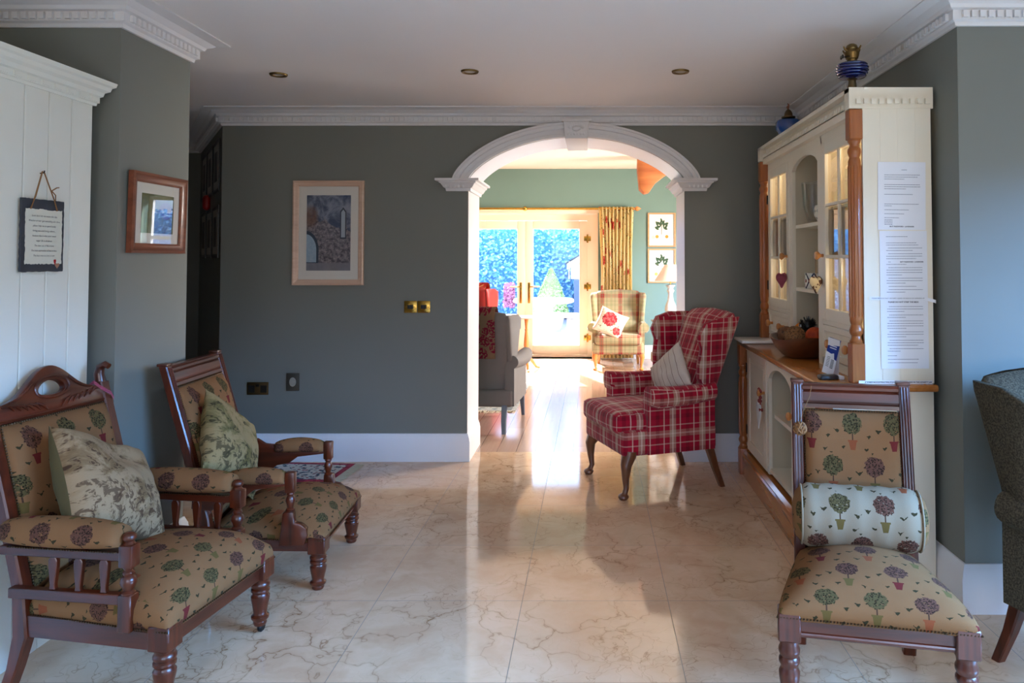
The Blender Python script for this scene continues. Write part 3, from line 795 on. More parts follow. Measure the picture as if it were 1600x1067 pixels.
# papers on the side of the dresser
PY = Y0 + 0.0026
def sheet(name, label, x0, x1, z0, z1, dy, tilt=0.0):
    t_ = thing(name, label, 'notice', ((x0 + x1) / 2, PY - dy, (z0 + z1) / 2), ry=tilt)
    w, h = (x1 - x0) / 2, (z1 - z0) / 2
    o = obj('sheet', B(-w, w, -0.0004, 0.0004, -h, h), M['paper'], t_)
    return t_, w, h
FT = RX(PI / 2)
random.seed(3)
def blur_lines(t_, w, h, rows):
    """rows of print far too small to read: short dashes"""
    bm = bmesh.new()
    for z, a, b in rows:
        x = -w + 0.028 + a * 2 * w
        end = -w + 0.028 + b * (2 * w - 0.05)
        while x < end:
            l = random.uniform(0.004, 0.011); box(bm, x, min(x + l, end), -0.0011, -0.0006, z - 0.0011, z + 0.0009); x += l + 0.0016
    obj('fine_print', bm, M['fine_ink'], t_)['kind'] = 'stuff'
s1, w, h = sheet('paper_notice', 'upper white printed sheet taped on the dresser side, short paragraphs and much blank space', 1.232, 1.438, 1.532, 1.825, 0.0015, 0.01)
txt('lettering', 'BUT PASSWORD : LAVENDER', 0.007, M['ink'], s1, T(0.0, -0.0008, -h + 0.014) @ FT, width=0.105, bold=0.0002)
rows = [(h - .034, .36, .62)] + [(h - .056 - k * .009, 0, (.98, .92, .55)[k]) for k in range(3)] + [(h - .098 - k * .009, 0, (.98, 1.0, .6)[k]) for k in range(3)] + [(h - .14, 0, .78), (h - .182, 0, .95), (h - .190, 0, .2), (h - .207, 0, .68), (h - .224, 0, .55), (h - .241, 0, .4)] + [(h - .250 - k * .0065, 0, .22) for k in range(4)]
blur_lines(s1, w, h, rows)
s2, w, h = sheet('paper_notice', 'long lower white printed sheet on the dresser side, full of small bulleted paragraphs', 1.238, 1.442, 0.938, 1.528, 0.001, -0.004)
rows = [(h - .025, 0, .6), (h - .052, 0, .85), (h - .061, 0, .9)]; z = h - .074
for n in (2, 3, 2, 4, 3, 1, 2):
    for k in range(n):
        rows.append((z, .04 if k == 0 else 0, 1.0 if k < n - 1 else random.uniform(.35, .95))); z -= .0105
    z -= .0035
z = h - .325
for n in (3, 2, 4, 3, 3, 2, 0, 1, 1, 1):
    for k in range(n):
        if z > -h + .02: rows.append((z, .04 if k == 0 and n > 1 else 0, 1.0 if k < n - 1 else random.uniform(.25, .9)))
        z -= .0105
    z -= .0045
rows = [(z, a, .12 if abs(z - (h - .134)) < .007 else b) for z, a, b in rows]
blur_lines(s2, w, h, rows)
txt('lettering', 'BUT PASSWORD : LAVENDER', 0.006, M['ink'], s2, T(0.035, -0.0012, h - .134) @ FT, width=0.10, bold=0.0002)
t1 = thing('label_strip', 'narrow white printed strip across the long notice, its right end curling off', 'label', (1.325, PY - 0.0035, 1.238))
bm = bmesh.new(); top = []; pts = [(-0.135, 0), (0.10, -0.0), (0.115, -0.004), (0.128, -0.012), (0.14, -0.014), (0.146, -0.01)]
pts = [(x, y) for x, y in pts]
obj('strip', loft(bmesh.new(), [[(x, y - .0003, -.007 - max(0, x - .1) * .3), (x, y + .0003, -.007 - max(0, x - .1) * .3), (x, y + .0003, .007 - max(0, x - .1) * .3), (x, y - .0003, .007 - max(0, x - .1) * .3)] for x, y in pts]), M['paper'], t1)
txt('lettering', 'PLEASE NOTE DO NOT USE FAIRY LIQUID OR BLEACH OR WASHING UP', 0.006, M['ink'], t1, T(-0.012, -0.0008, 0) @ FT, width=0.225)
t2 = thing('label_strip', 'short second white printed strip on the long sheet, just under the curling one', 'label', (1.335, PY - 0.0035, 1.222))
obj('strip', B(-0.085, 0.085, -0.0003, 0, -0.006, 0.006), M['paper'], t2)
txt('lettering', 'PLEASE DO NOT STRIP THE BEDS', 0.006, M['ink'], t2, T(0, -0.0009, 0) @ FT, width=0.13, bold=0.0002)
t3 = thing('label_strip', 'long white printed strip lying along the foot of the dresser side on the pine worktop', 'label', (1.285, Y0 - 0.012, WT1 + 0.007))
obj('strip', B(-0.148, 0.165, -0.0004, 0.0004, -0.0068, 0.007), M['paper'], t3)
txt('lettering', 'IF SOMEONE IS EXTRACTING PLEASE TEN ($10) POUNDS IN THE HONESTY JAR', 0.006, M['ink'], t3, T(0.02, -0.0012, 0) @ FT, width=0.285, bold=0.0002)

# things on the worktop
tr = tag(obj('tray', box(bmesh.new(), -0.13, 0.10, -0.10, 0.16, 0, 0.018, 0.006, 2), M['white']), 'flat white tray on the far end of the dresser worktop behind the red chair', 'tray'); tr.location = (1.075, 4.84, WT1 + 0.001)
# wooden bowl
bw = thing('wooden_bowl', 'long hand-carved dark wooden bowl on the dresser worktop filled with dried balls', 'bowl', (1.14, 4.12, WT1), 0.0)
t = bmesh.new(); n = 36; secs = []
prof = [(0.0, 0.012), (0.5, 0.012), (0.8, 0.045), (0.97, 0.095), (1.0, 0.105), (0.96, 0.107), (0.85, 0.085), (0.6, 0.04), (0.3, 0.028), (0.0, 0.026)]
prof = [(0.0, 0.0), (0.42, 0.0), (0.62, 0.012), (0.84, 0.05), (0.98, 0.09), (1.0, 0.102), (0.95, 0.102), (0.85, 0.075), (0.6, 0.03), (0.3, 0.02), (0.0, 0.018)]
for r, z in prof:
    rr = max(r, 0.001)
    secs.append([t.verts.new((0.155 * rr * math.cos(a), 0.225 * rr * math.sin(a), z + 0.018 * rr ** 4 * math.sin(a) ** 2 + 0.004 * math.sin(3 * a) * rr)) for q in range(n) for a in [2 * PI * q / n]])
for a, b in zip(secs, secs[1:]):
    for i in range(n): t.faces.new((a[i], a[(i + 1) % n], b[(i + 1) % n], b[i]))
obj('bowl', t, wood('carved_dark_bowl_wood', srgb(52, 24, 12), srgb(120, 62, 30), 0.35, 'Y', 0.5, 0.4), bw)
def ballmat(n_, a, b, sc_): 
    m = Mat(n_, a, 0.8); t_ = m.new('ShaderNodeTexCoord'); e = m.voro(t_.outputs['Object'], sc_); m.color(m.mix(e.ss(0.1, 0.6), a, b)); m.bump(e, 0.6, 0.004); return m.m
bt = ballmat('dried_twig_ball', srgb(70, 44, 26), srgb(150, 104, 62), 90)
def twigball(r, loc, label, mat, seed, strands=0, group=None):
    random.seed(seed); bm = bmesh.new(); ball(bm, r * 0.9, (0, 0, 0), 3, jit=0.05)
    for k in range(strands):
        ax = Vector((random.gauss(0, 1), random.gauss(0, 1), random.gauss(0, 1))).normalized(); u = ax.orthogonal().normalized(); w_ = ax.cross(u)
        a0 = random.uniform(0, 6.28); L = random.uniform(1.5, 3)
        tube(bm, [(u * math.cos(a0 + L * q / 7) + w_ * math.sin(a0 + L * q / 7)) * r * (0.95 + 0.05 * math.sin(q)) for q in range(8)], r * 0.05, 5)
    o = tag(obj('dried_ball', bm, mat), label, 'decorative ball', group); o.location = loc; return o
Z = WT1
twigball(0.058, (1.09, 4.04, Z + 0.115), 'brown woven twig ball at the front of the wooden bowl', bt, 1, 26)
twigball(0.052, (1.09, 4.22, Z + 0.11), 'spotted brown seed pod ball at the far end of the wooden bowl', ballmat('seed_pod', srgb(40, 24, 18), srgb(128, 84, 54), 45), 2, 6)
twigball(0.055, (1.18, 4.21, Z + 0.13), 'bright orange round gourd in the wooden bowl', ballmat('orange_skin', srgb(196, 96, 10), srgb(226, 130, 20), 25), 3)
twigball(0.054, (1.18, 3.98, Z + 0.125), 'deep red-orange gourd at the near end of the wooden bowl', ballmat('red_orange_skin', srgb(150, 44, 12), srgb(190, 70, 20), 25), 4)
bk = thing('feathery_toy', 'black feathery ball with two pale rings among the gourds in the wooden bowl', 'decoration', (1.175, 4.09, Z + 0.17))
random.seed(8); bm = bmesh.new(); ball(bm, 0.036, (0, 0, 0), 2)
for k in range(150):
    d = Vector((random.gauss(0, 1), random.gauss(0, 1), random.gauss(0, 1))).normalized()
    tube(bm, [d * 0.03, d * 0.05 + Vector((0, 0, 0.004))], [0.0035, 0.0008], 4)
obj('feathers', bm, M['black'], bk)
for s in (-1, 1):
    bm = bmesh.new(); tube(bm, [(-0.046 + 0.001 * q, s * 0.016 - 0.011 * math.cos(q * PI / 6), 0.012 * math.sin(q * PI / 6) - 0.004) for q in range(7)], 0.0018, 5)
    obj('eye_ring', bm, M['paper'], bk)
# leaflet
lf = thing('leaflet', 'folded blue and white leaflet standing against the near drawer of the dresser', 'leaflet', (1.094, 3.46, Z), -1.05)
R = RX(-0.16) @ RY(0.17)
obj('card', B(-0.034, 0.034, -0.0006, 0.0006, 0, 0.165), M['paper'], lf).matrix_local = T(0, -0.018, 0.006) @ R
obj('card', B(-0.034, 0.034, -0.0006, 0.0006, 0, 0.165), M['paper'], lf).matrix_local = T(0, 0.018, 0.006) @ RX(0.12) @ RY(0.17)
blue = Mat('leaflet_blue', srgb(20, 50, 140), 0.5).m
c = obj('blue_print', prism(bmesh.new(), [(-0.034, 0.165), (0.034, 0.165), (0.034, 0.07), (0.02, 0.074), (0.012, 0.1), (-0.004, 0.094), (-0.034, 0.1)], -0.0012, -0.0007), blue, lf); c.matrix_local = T(0, -0.018, 0.006) @ R
bm = B(-0.02, 0.02, -0.0017, -0.0012, 0.128, 0.132); box(bm, -0.02, 0.02, -0.0017, -0.0012, 0.118, 0.122); box(bm, -0.006, 0.008, -0.0017, -0.0012, 0.148, 0.151)
c = obj('white_print', bm, M['paper'], lf); c.matrix_local = T(0, -0.018, 0.006) @ R
bm = bmesh.new()
for q in range(7): box(bm, 0.004, 0.022, -0.0012, -0.0007, 0.03 + q * 0.006, 0.033 + q * 0.006); box(bm, -0.022, -0.004, -0.0012, -0.0007, 0.034 + q * 0.007, 0.036 + q * 0.007)
c = obj('text_print', bm, M['ink'], lf); c.matrix_local = T(0, -0.018, 0.006) @ R
gl = thing('glasses_case', 'flat dark grey glasses case with a pale end on the near edge of the worktop', 'case', (1.055, 3.33, Z), 0.15)
obj('case', softbox(bmesh.new(), -0.055, 0.03, -0.025, 0.025, 0, 0.022, 0.01, 0, 6), Mat('dark_grey_case', srgb(46, 46, 48), 0.3).m, gl)
obj('pale_end', box(bmesh.new(), 0.031, 0.056, -0.022, 0.022, 0, 0.016, 0.004), M['paper'], gl)

# on the open shelves
def gl_vase(prof, name, label, loc, cat, mat=None, facet=24):
    o = tag(obj(name, lathe(bmesh.new(), prof, facet), mat or M['cut_glass']), label, cat); o.location = loc; return o
m_ = Mat('cut_glass', (1, 1, 1, 1), 0.02); m_.p.inputs['Transmission Weight'].default_value = 1.0; m_.p.inputs['IOR'].default_value = 1.48
tcd = m_.new('ShaderNodeTexCoord'); m_.bump(m_.voro(tcd.outputs['Object'], 60), 0.35, 0.004); M['cut_glass'] = m_.m; M['vase_glass'] = glass('pale_vase_glass', (0.93, 0.93, 0.93, 1))
gl_vase([(0, 0), (0.045, 0), (0.05, 0.01), (0.075, 0.10), (0.083, 0.23), (0.080, 0.23), (0.070, 0.10), (0.045, 0.02), (0, 0.015)], 'glass_vase', 'large cut glass vase on the upper open shelf of the dresser', (1.26, 4.19, 1.606), 'vase', M['vase_glass'])
def checks(name, a, b, sc_):
    m = Mat(name, a, 0.3); u, v, _ = m.coords('UV'); f = ((u * sc_).fr() - 0.5).ab() + ((v * sc_).fr() - 0.5).ab()
    m.color(m.mix((f < 0.28).mx((f - 0.42).ab() < 0.04), a, b)); return m.m
def uv_cyl(r): return lambda p, n: (math.atan2(p.y, p.x) * r, p.z)
o = tag(obj('small_pot', lathe(bmesh.new(), [(0, 0), (0.025, 0), (0.042, 0.03), (0.045, 0.06), (0.038, 0.085), (0.033, 0.085), (0.038, 0.06), (0, 0.02)], 20), checks('green_check_glaze', srgb(226, 220, 200), srgb(30, 50, 40), 28), uv=uv_cyl(0.04)), 'small cream pot with dark green checks beside the cut glass vase', 'pot'); o.location = (1.215, 3.94, 1.606)
mg = thing('mug', 'white mug painted with dark blue crosses and red dots on the lower open shelf', 'mug', (1.23, 4.15, 1.246))
mp = Mat('painted_mug_glaze', srgb(230, 226, 214), 0.25); u, v, _ = mp.coords('UV')
fu = ((u / 0.05).fr() - 0.5); fv = ((v / 0.085).fr() - 0.5)
cross = ((fu.ab() - fv.ab()).ab() < 0.09); dot = ((fu.sq() + fv.sq()).sqrt() < 0.13).mx(((fu.ab() - 0.5).sq() + fv.sq()).sqrt() < 0.12)
mp.color(mp.mix(dot, mp.mix(cross, srgb(230, 226, 214), srgb(36, 40, 66)), srgb(130, 30, 36)))
obj('body', lathe(bmesh.new(), [(0, 0), (0.05, 0), (0.053, 0.005), (0.053, 0.083), (0.049, 0.085), (0.048, 0.01), (0, 0.008)], 28), mp.m, mg, uv=uv_cyl(0.053))
obj('handle', tube(bmesh.new(), [(0.0, 0.05 + 0.03 * math.sin(PI * q / 8), 0.02 + 0.045 * q / 8) for q in range(9)], 0.005, 8), M['white'], mg)
o = tag(obj('hanging_cup', lathe(bmesh.new(), [(0, 0), (0.02, 0), (0.035, 0.025), (0.038, 0.06), (0.034, 0.06), (0.03, 0.025), (0, 0.006)], 20, mtx=RX(1.3)), M['cut_glass']), 'pale swirled glass cup hanging under the upper open shelf of the dresser', 'cup'); o.location = (1.22, 3.93, 1.52)
o = tag(obj('round_ornament', ball(bmesh.new(), 0.03, (0, 0, 0), 3, (0.5, 1, 1.3)), M['white']), 'small white oval ornament under the lower open shelf, half behind the glazed door frame', 'ornament'); o.location = (1.22, 3.875, 1.15)
# behind the near glazed door
gb = gl_vase([(0, 0), (0.04, 0), (0.02, 0.015), (0.02, 0.04), (0.06, 0.10), (0.085, 0.15), (0.082, 0.15), (0.055, 0.10), (0, 0.045)], 'glass_bowl', 'cut glass pedestal bowl behind the upper panes of the near glazed door', (1.33, 3.49, 1.671), 'bowl')
o = tag(obj('paper_cone', lathe(bmesh.new(), [(0, 0), (0.022, 0), (0.05, 0.03), (0.042, 0.06), (0, 0.062)], 20), M['cream']), 'cream cup standing in the glass pedestal bowl behind the near glazed door', 'cup'); o.location = (1.33, 3.49, 1.79)

# hanging hearts
def heart_pts(s, n=28):
    out = []
    for q in range(n):
        a = 2 * PI * q / n; out.append((s * 16 * math.sin(a) ** 3 / 34, s * (13 * math.cos(a) - 5 * math.cos(2 * a) - 2 * math.cos(3 * a) - math.cos(4 * a)) / 34))
    return out
def heart(label, loc, mat, s, knob_dz, yaw):
    h_ = thing('hanging_heart', label, 'ornament', loc, yaw)
    t = bmesh.new(); pts = heart_pts(s); n = len(pts); rings = []
    for k, (d, f) in enumerate(((-1, 0.0), (-0.8, 0.55), (-0.45, 0.85), (0, 1.0), (0.45, 0.85), (0.8, 0.55), (1, 0.0))):
        rings.append([(p[0] * max(f, 0.02), d * s * 0.2, p[1] * max(f, 0.02)) for p in pts])
    obj('padded_heart', loft(t, rings), mat, h_)
    obj('string', tube(bmesh.new(), [(0, 0, s * 0.2), (0.004, 0.004, knob_dz * 0.5), (0, 0, knob_dz)], 0.0015, 5), M['string'], h_)
    return h_
heart('plum coloured padded fabric heart hanging from the knob of the far glazed door', (1.128, 4.46, 1.29), wobble('plum_felt', srgb(150, 70, 88), 0.9, 0.15, 40), 0.11, 0.125, PI / 2 - 0.85)
hm = Mat('cream_rose_print_cloth', srgb(206, 190, 156), 0.9); tcd = hm.new('ShaderNodeTexCoord'); e = hm.noise(tcd.outputs['Object'], 34, 2); hm.color(hm.mix(e.ss(0.52, 0.56), srgb(206, 190, 156), srgb(96, 62, 46)))
heart('cream padded heart with brown print hanging from the knob of the near glazed door', (1.125, 3.765, 1.285), hm.m, 0.105, 0.128, PI / 2 - 0.95)
cr = thing('hanging_heart', 'small red ribbon and white heart plaque hanging on the knob of the far base door', 'ornament', (0.982, 4.44, 0.50), PI / 2)
bm = prism(bmesh.new(), heart_pts(0.12), -0.004, 0.004, 0.002); obj('white_plaque', bm, wobble('white_plaque', srgb(220, 224, 222), 0.5), cr, mtx=Matrix.Scale(1.5, 4, (0, 0, 1)))
random.seed(5); bm = bmesh.new()
for k in range(16): ball(bm, 0.012, (random.uniform(-.03, .03), -0.006, random.uniform(.06, .145)), 1, (1, .6, 1), 0.3)
tube(bm, [(-0.005, -.003, .10), (-0.035, -.003, .06), (-.045, -.003, .035)], 0.005); ball(bm, 0.014, (-0.045, -0.003, 0.03), 1)
obj('red_flowers', bm, wobble('dusty_red_cloth', srgb(134, 56, 52), 0.9, 0.3, 50), cr)
# in the base bay
pt = thing('enamel_pot', 'white enamel lidded pot on the middle shelf in the open bay of the dresser base', 'pot', (1.20, 3.99, 0.513))
obj('body', lathe(bmesh.new(), [(0, 0), (0.07, 0), (0.078, 0.008), (0.092, 0.13), (0.098, 0.135), (0.088, 0.135), (0.07, 0.01), (0, 0.006)], 32), M['white'], pt)
obj('lid', lathe(bmesh.new(), [(0.096, 0.136), (0.098, 0.14), (0.08, 0.155), (0.03, 0.168), (0.012, 0.17), (0.010, 0.182), (0.016, 0.19), (0, 0.196)], 32), M['white'], pt)
bo = tag(obj('enamel_bowl', lathe(bmesh.new(), [(0, 0), (0.07, 0), (0.085, 0.02), (0.125, 0.12), (0.138, 0.128), (0.138, 0.132), (0.12, 0.126), (0.08, 0.025), (0, 0.008)], 36), M['white']), 'wide white enamel bowl on the bottom board of the dresser base, below the lidded pot', 'bowl'); bo.location = (1.19, 3.97, 0.206)

# ---------------------------------------------------------------- the white boarded cabinet at the left
CB = thing('painted_cupboard', 'tall white boarded cupboard with dentil cornice at the left wall', 'cupboard', (-2.2, 2.4, 0))
bm = B(-2.495, -2.012, 1.2, 2.985, 0, 2.03)
obj('carcass', bm, M['cabinet'], CB, world=True)
bm = bmesh.new(); k = 0; y = 2.985
while y > 1.25:
    box(bm, -2.012, -2.0, y - 0.118, y - 0.002, 0.0, 2.03, 0.0028, 1); y -= 0.12
obj('boarded_panel', bm, M['cabinet'], CB, world=True)
cp2 = [(0, 2.02), (0.008, 2.02), (0.010, 2.03), (0.016, 2.033), (0.016, 2.055), (0.024, 2.06), (0.028, 2.075), (0.042, 2.084), (0.046, 2.098), (0.056, 2.104), (0.06, 2.12), (0, 2.12)]
bm = sweep(bmesh.new(), cp2, [(-2.0, 1.2), (-2.0, 2.985), (-2.43, 2.985)], -1)
for k in range(26): box(bm, -1.99, -1.978, 2.94 - k * 0.0655, 2.94 - k * 0.0655 + 0.04, 2.036, 2.053)
box(bm, -2.495, -2.0, 1.2, 2.985, 2.09, 2.119)
obj('cornice', bm, M['cabinet'], CB, world=True, sharp=25)

# slate plaque with verse
def at_x(px, py, X): # point on the plane x = X seen at the photo position (px, py)
    Yv = X * 1170 / (px - 925); return Yv, 1.4 - (py - 407) * Yv / 1170
SX = -1.994
PL = thing('slate_plaque', 'dark slate plaque with a verse on cream ground hanging by twine on the white cupboard', 'plaque', (SX, 2.706, 1.49), PI / 2 + 0.0)
random.seed(2)
def ragged(w, h, a, n=24):
    pts = []
    for k in range(n): pts.append((-w + 2 * w * k / n, -h + random.uniform(-a, a)))
    for k in range(n): pts.append((w + random.uniform(-a, a), -h + 2 * h * k / n))
    for k in range(n): pts.append((w - 2 * w * k / n, h + random.uniform(-a, a)))
    for k in range(n): pts.append((-w + random.uniform(-a, a), h - 2 * h * k / n))
    return pts
obj('slate', prism(bmesh.new(), ragged(0.105, 0.13, 0.0012), -0.010, -0.002, 0.001, 1), M['slate'], PL)
obj('cream_ground', prism(bmesh.new(), ragged(0.090, 0.098, 0.002), -0.0116, -0.0102, 0), wobble('cream_ground_paint', srgb(214, 214, 200), 0.8, 0.03, 30), PL).location = (0.003, 0, -0.004)
lines = ["Lord don't let me waste this day,", "Whether or not I get everything else done,", "please help me to spend today", "loving you and loving others....", "because that is what your sweet", "eager life is all about.", "The best use of life is love", "The best expression of love is time", "The best time to love is now"]
wd = [0.125, 0.155, 0.115, 0.115, 0.118, 0.078, 0.095, 0.125, 0.105]
for k, l in enumerate(lines):
    txt('lettering', l, 0.01, M['ink'], PL, T(0.003, -0.0122, 0.070 - k * 0.0178) @ FT, shear=0.35, width=wd[k], bold=0.0)
h1 = obj('painted_heart', prism(bmesh.new(), heart_pts(0.02), -0.0135, -0.0122), M['red'], PL); h1.location = (0.058, 0, -0.094); h1.scale = (0.6, 1, 1.2)
h1 = obj('painted_pot', prism(bmesh.new(), heart_pts(0.024), -0.0132, -0.0122), wobble('tan_paint', srgb(160, 120, 96), 0.8), PL); h1.location = (0.07, 0, -0.108)
bm = bmesh.new()
for s in (-1, 1):
    tube(bm, [(s * 0.064, -0.012, 0.093), (s * 0.05, -0.012, 0.13), (s * 0.004, -0.004, 0.232)], 0.0018, 6)
    tube(bm, [(s * 0.068, -0.012, 0.093), (s * 0.044, -0.014, 0.14), (s * 0.003, -0.006, 0.234)], 0.0014, 6)
tube(bm, [(0.032, -0.014, 0.165), (0.05, -0.02, 0.178), (0.066, -0.016, 0.18)], 0.0022, 6); tube(bm, [(0.032, -0.014, 0.165), (0.044, -0.02, 0.15), (0.05, -0.016, 0.13)], 0.002, 6)
obj('twine', bm, M['string'], PL)
obj('hook', tube(bmesh.new(), [(0, 0.006, 0.226), (0, -0.008, 0.228), (0, -0.010, 0.236)], 0.0022), M['iron'], PL)

# ---------------------------------------------------------------- framed pictures
def frame(name, label, cat, loc, rz, w, h, fw, mat_frame, art, matw=(0.05, 0.05), depth=0.022, rx=0.0, glassy=True, mount=None, grp=None, stepped=True):
    """w, h outer size; hangs facing local -y"""
    f = thing(name, label, cat, loc, rz, group=grp, rx=rx)
    W, H = w / 2, h / 2; pr = [(0, 0), (0, depth), (fw * .25, depth * 1.15), (fw * .45, depth * .9), (fw * .75, depth * .8), (fw, depth * .5), (fw, 0)] if stepped else [(0, 0), (0, depth), (fw, depth), (fw, 0)]
    cs = [(-W, -H, 1, 1), (W, -H, -1, 1), (W, H, -1, -1), (-W, H, 1, -1)]
    secs = [[(x + sx * o, -p, z + sz * o) for o, p in pr] for x, z, sx, sz in cs]; secs.append(secs[0])
    obj('frame', loft(bmesh.new(), secs, cap=False), mat_frame, f, sharp=25)
    obj('mount', B(-W + fw - .003, W - fw + .003, -0.006, -0.002, -H + fw - .003, H - fw + .003), mount or M['mount'], f)
    aw, ah = W - fw - matw[0], H - fw - matw[1]
    a = obj('picture', B(-aw, aw, -0.0075, -0.006, -ah, ah), art, f, uv=lambda p, n: (p.x / aw * .5 + .5, p.z / ah * .5 + .5))
    if glassy: obj('glass_pane', B(-W + fw - .002, W - fw + .002, -0.010, -0.009, -H + fw - .002, H - fw + .002), M['glass'], f)
    return f, aw, ah
M['mount'] = wobble('ivory_mount_board', srgb(224, 218, 208), 0.9, 0.01, 20)
M['blush'] = wood('pale_pink_limed_frame', srgb(196, 160, 136), srgb(226, 196, 172), 0.5, 'X', 0.8, 0.1)
# watercolour of a ruined wall
m = Mat('ruin_watercolour', rough=0.85); u, v, _ = m.coords('UV'); vv = m.vec(u, v * 1.6, 0.0)
n1 = m.noise(vv, 3.5, 5, 0.65, 0.6); n2 = m.noise(vv, 13, 4, 0.7); st = m.voro(m.vec(u * 1.0, v * 2.4, 0.0), 14, 'DISTANCE_TO_EDGE')
c = m.mix(n1.ss(0.35, 0.65), srgb(66, 78, 104), srgb(146, 152, 168))
wallm = (v < (u * -0.15 + 0.72) + (n1 - 0.5) * 0.5)
stone = m.mix(n2.ss(0.35, 0.65), srgb(74, 66, 76), srgb(162, 150, 152)); stone = m.mix((1.0 - st.ss(0.0, 0.05)) * 0.6, stone, srgb(40, 40, 54))
c = m.mix(wallm * 0.85, c, stone)
c = m.mix(((u - 0.08).sq() * 3.0 + (v - 0.72).sq() * 5.0).ss(0.16, 0.02) * (n2 + 0.2), c, srgb(120, 82, 58))
arch_d = ((u + 0.02).sq() * 2.4 + ((v - 0.27).mx(0.0)).sq() * 3.2).sqrt()
c = m.mix((arch_d < 0.46) * (v > 0.1), c, srgb(50, 64, 84)); c = m.mix((arch_d < 0.38) * (v > 0.11), c, m.mix(n2, srgb(120, 150, 178), srgb(186, 200, 208)))
wn_ = ((u - 0.83).ab() < 0.07) * (v > 0.42) * (v < 0.84 - (u - 0.83).ab() * 0.8); c = m.mix(wn_, c, srgb(60, 66, 82)); wn_ = ((u - 0.83).ab() < 0.045) * (v > 0.44) * (v < 0.81 - (u - 0.83).ab() * 0.8); c = m.mix(wn_, c, srgb(168, 178, 190))
c = m.mix(v < 0.1, c, m.mix(n1, srgb(100, 98, 108), srgb(150, 146, 152))); m.color(c)
frame('framed_painting', 'pale framed watercolour of a ruined stone wall on the wall left of the arch', 'picture', (-1.855, 5.278, 1.595), 0, 0.50, 0.735, 0.04, M['blush'], m.m, (0.055, 0.062))
# red-brown framed print on the pier
m = Mat('faded_garden_print', rough=0.85); u, v, _ = m.coords('UV'); n1 = m.noise(m.vec(u, v, 0.0), 5, 4)
c = m.mix(n1, srgb(66, 70, 46), srgb(126, 120, 70)); c = m.mix(((u - 0.75).sq() + (v - 0.6).sq()) < 0.05, c, srgb(96, 60, 76)); m.color(c)
frame('framed_print', 'red-brown wooden framed print behind reflecting glass on the side of the left pier', 'picture', (-1.928, 3.31, 1.605), PI / 2, 0.415, 0.345, 0.042, M['frame_red'], m.m, (0.045, 0.045), rx=math.radians(1.2))
# two columns of dark frames on the splayed wall
wd_ = Vector((-0.863, 1.36)).normalized(); ang = math.atan2(-wd_.y, -wd_.x)
dk = wobble('dim_old_photograph', srgb(92, 88, 84), 0.6, 0.3, 12)
names = ('nearest', 'middle', 'farthest')
M['mount_dim'] = wobble('grey_mount', srgb(176, 172, 164), 0.8)
for k, dd in enumerate((0.28, 0.72, 1.16)):
    p = Vector((-2.617, 5.28)) + wd_ * dd
    nx, ny = -0.844, -0.536
    frame('framed_photograph', 'narrow black framed photograph, %s of the upper row on the splayed wall' % names[k], 'picture', (p.x + nx * .004, p.y + ny * .004, 2.09 ), ang + 0.0, 0.38, 0.38, 0.03, M['black'], dk, (0.07, 0.05), depth=0.008, glassy=False, mount=M['mount_dim'], grp='black framed photographs on the splayed wall')
    frame('framed_photograph', 'narrow black framed photograph, %s of the lower row on the splayed wall' % names[k], 'picture', (p.x + nx * .004, p.y + ny * .004, 1.61 ), ang + 0.0, 0.38, 0.38, 0.03, M['black'], dk, (0.07, 0.05), depth=0.008, glassy=False, mount=M['mount_dim'], grp='black framed photographs on the splayed wall')
p = Vector((-2.617, 5.28)) + wd_ * 0.80
o = tag(obj('red_bell', softbox(bmesh.new(), -0.05, 0.05, -0.045, 0.0, -0.06, 0.06, 0.03), Mat('red_plastic', srgb(160, 10, 16), 0.35).m), 'small red alarm sounder between the two rows of black frames', 'alarm'); o.location = (p.x - .006, p.y - .004, 1.86); o.rotation_euler = (0, 0, ang)

# ---------------------------------------------------------------- switches and sockets on the back wall
WY = 5.2785
for k, xx in enumerate((-1.275, -1.181)):
    t_ = thing('light_switch', ('left', 'right')[k] + ' plate of the pair of brass light switches beside the arch', 'light switch', (xx, WY, 1.075), group='brass light switches')
    bm = B(-0.045, 0.045, -0.007, 0, -0.042, 0.042, 0.003); box(bm, -0.04, 0.04, -0.009, -0.006, -0.037, 0.037, 0.002)
    obj('plate', bm, M['brass'], t_)
    obj('insert', B(-0.02, 0.02, -0.0105, -0.009, -0.014, 0.014), M['black'], t_)
    bm = B(-0.016, -0.002, -0.015, -0.010, -0.010, 0.010, 0.002); box(bm, 0.002, 0.016, -0.015, -0.010, -0.010, 0.010, 0.002); obj('rocker', bm, M['black'], t_)
    bm = bmesh.new()
    for s in (-1, 1): lathe(bm, [(0, 0), (0.0035, 0), (0.003, 0.0015), (0, 0.002)], 10, T(s * 0.031, -0.009, 0) @ RX(PI / 2))
    obj('screw', bm, M['brass_dull'], t_)
t_ = thing('wall_socket', 'dark brass double socket low on the wall behind the left armchair', 'socket', (-2.34, WY, 0.505))
obj('plate', B(-0.075, 0.075, -0.008, 0, -0.044, 0.044, 0.003), M['brass_dull'], t_)
for s in (-1, 1):
    bm = B(s * 0.042 - 0.022, s * 0.042 + 0.022, -0.0095, -0.008, -0.028, 0.022)
    obj('outlet', bm, M['black'], t_)
bm = B(-0.012, 0.012, -0.012, -0.008, 0.012, 0.03, 0.002); obj('rocker', bm, M['black'], t_)
t_ = thing('wall_socket', 'upright single socket plate with a worn round cover right of the double socket', 'socket', (-2.095, WY, 0.55))
obj('plate', B(-0.046, 0.046, -0.008, 0, -0.062, 0.062, 0.003), wobble('dull_grey_brass', srgb(86, 82, 74), 0.45, 0.1, 30, metal=0.6), t_)
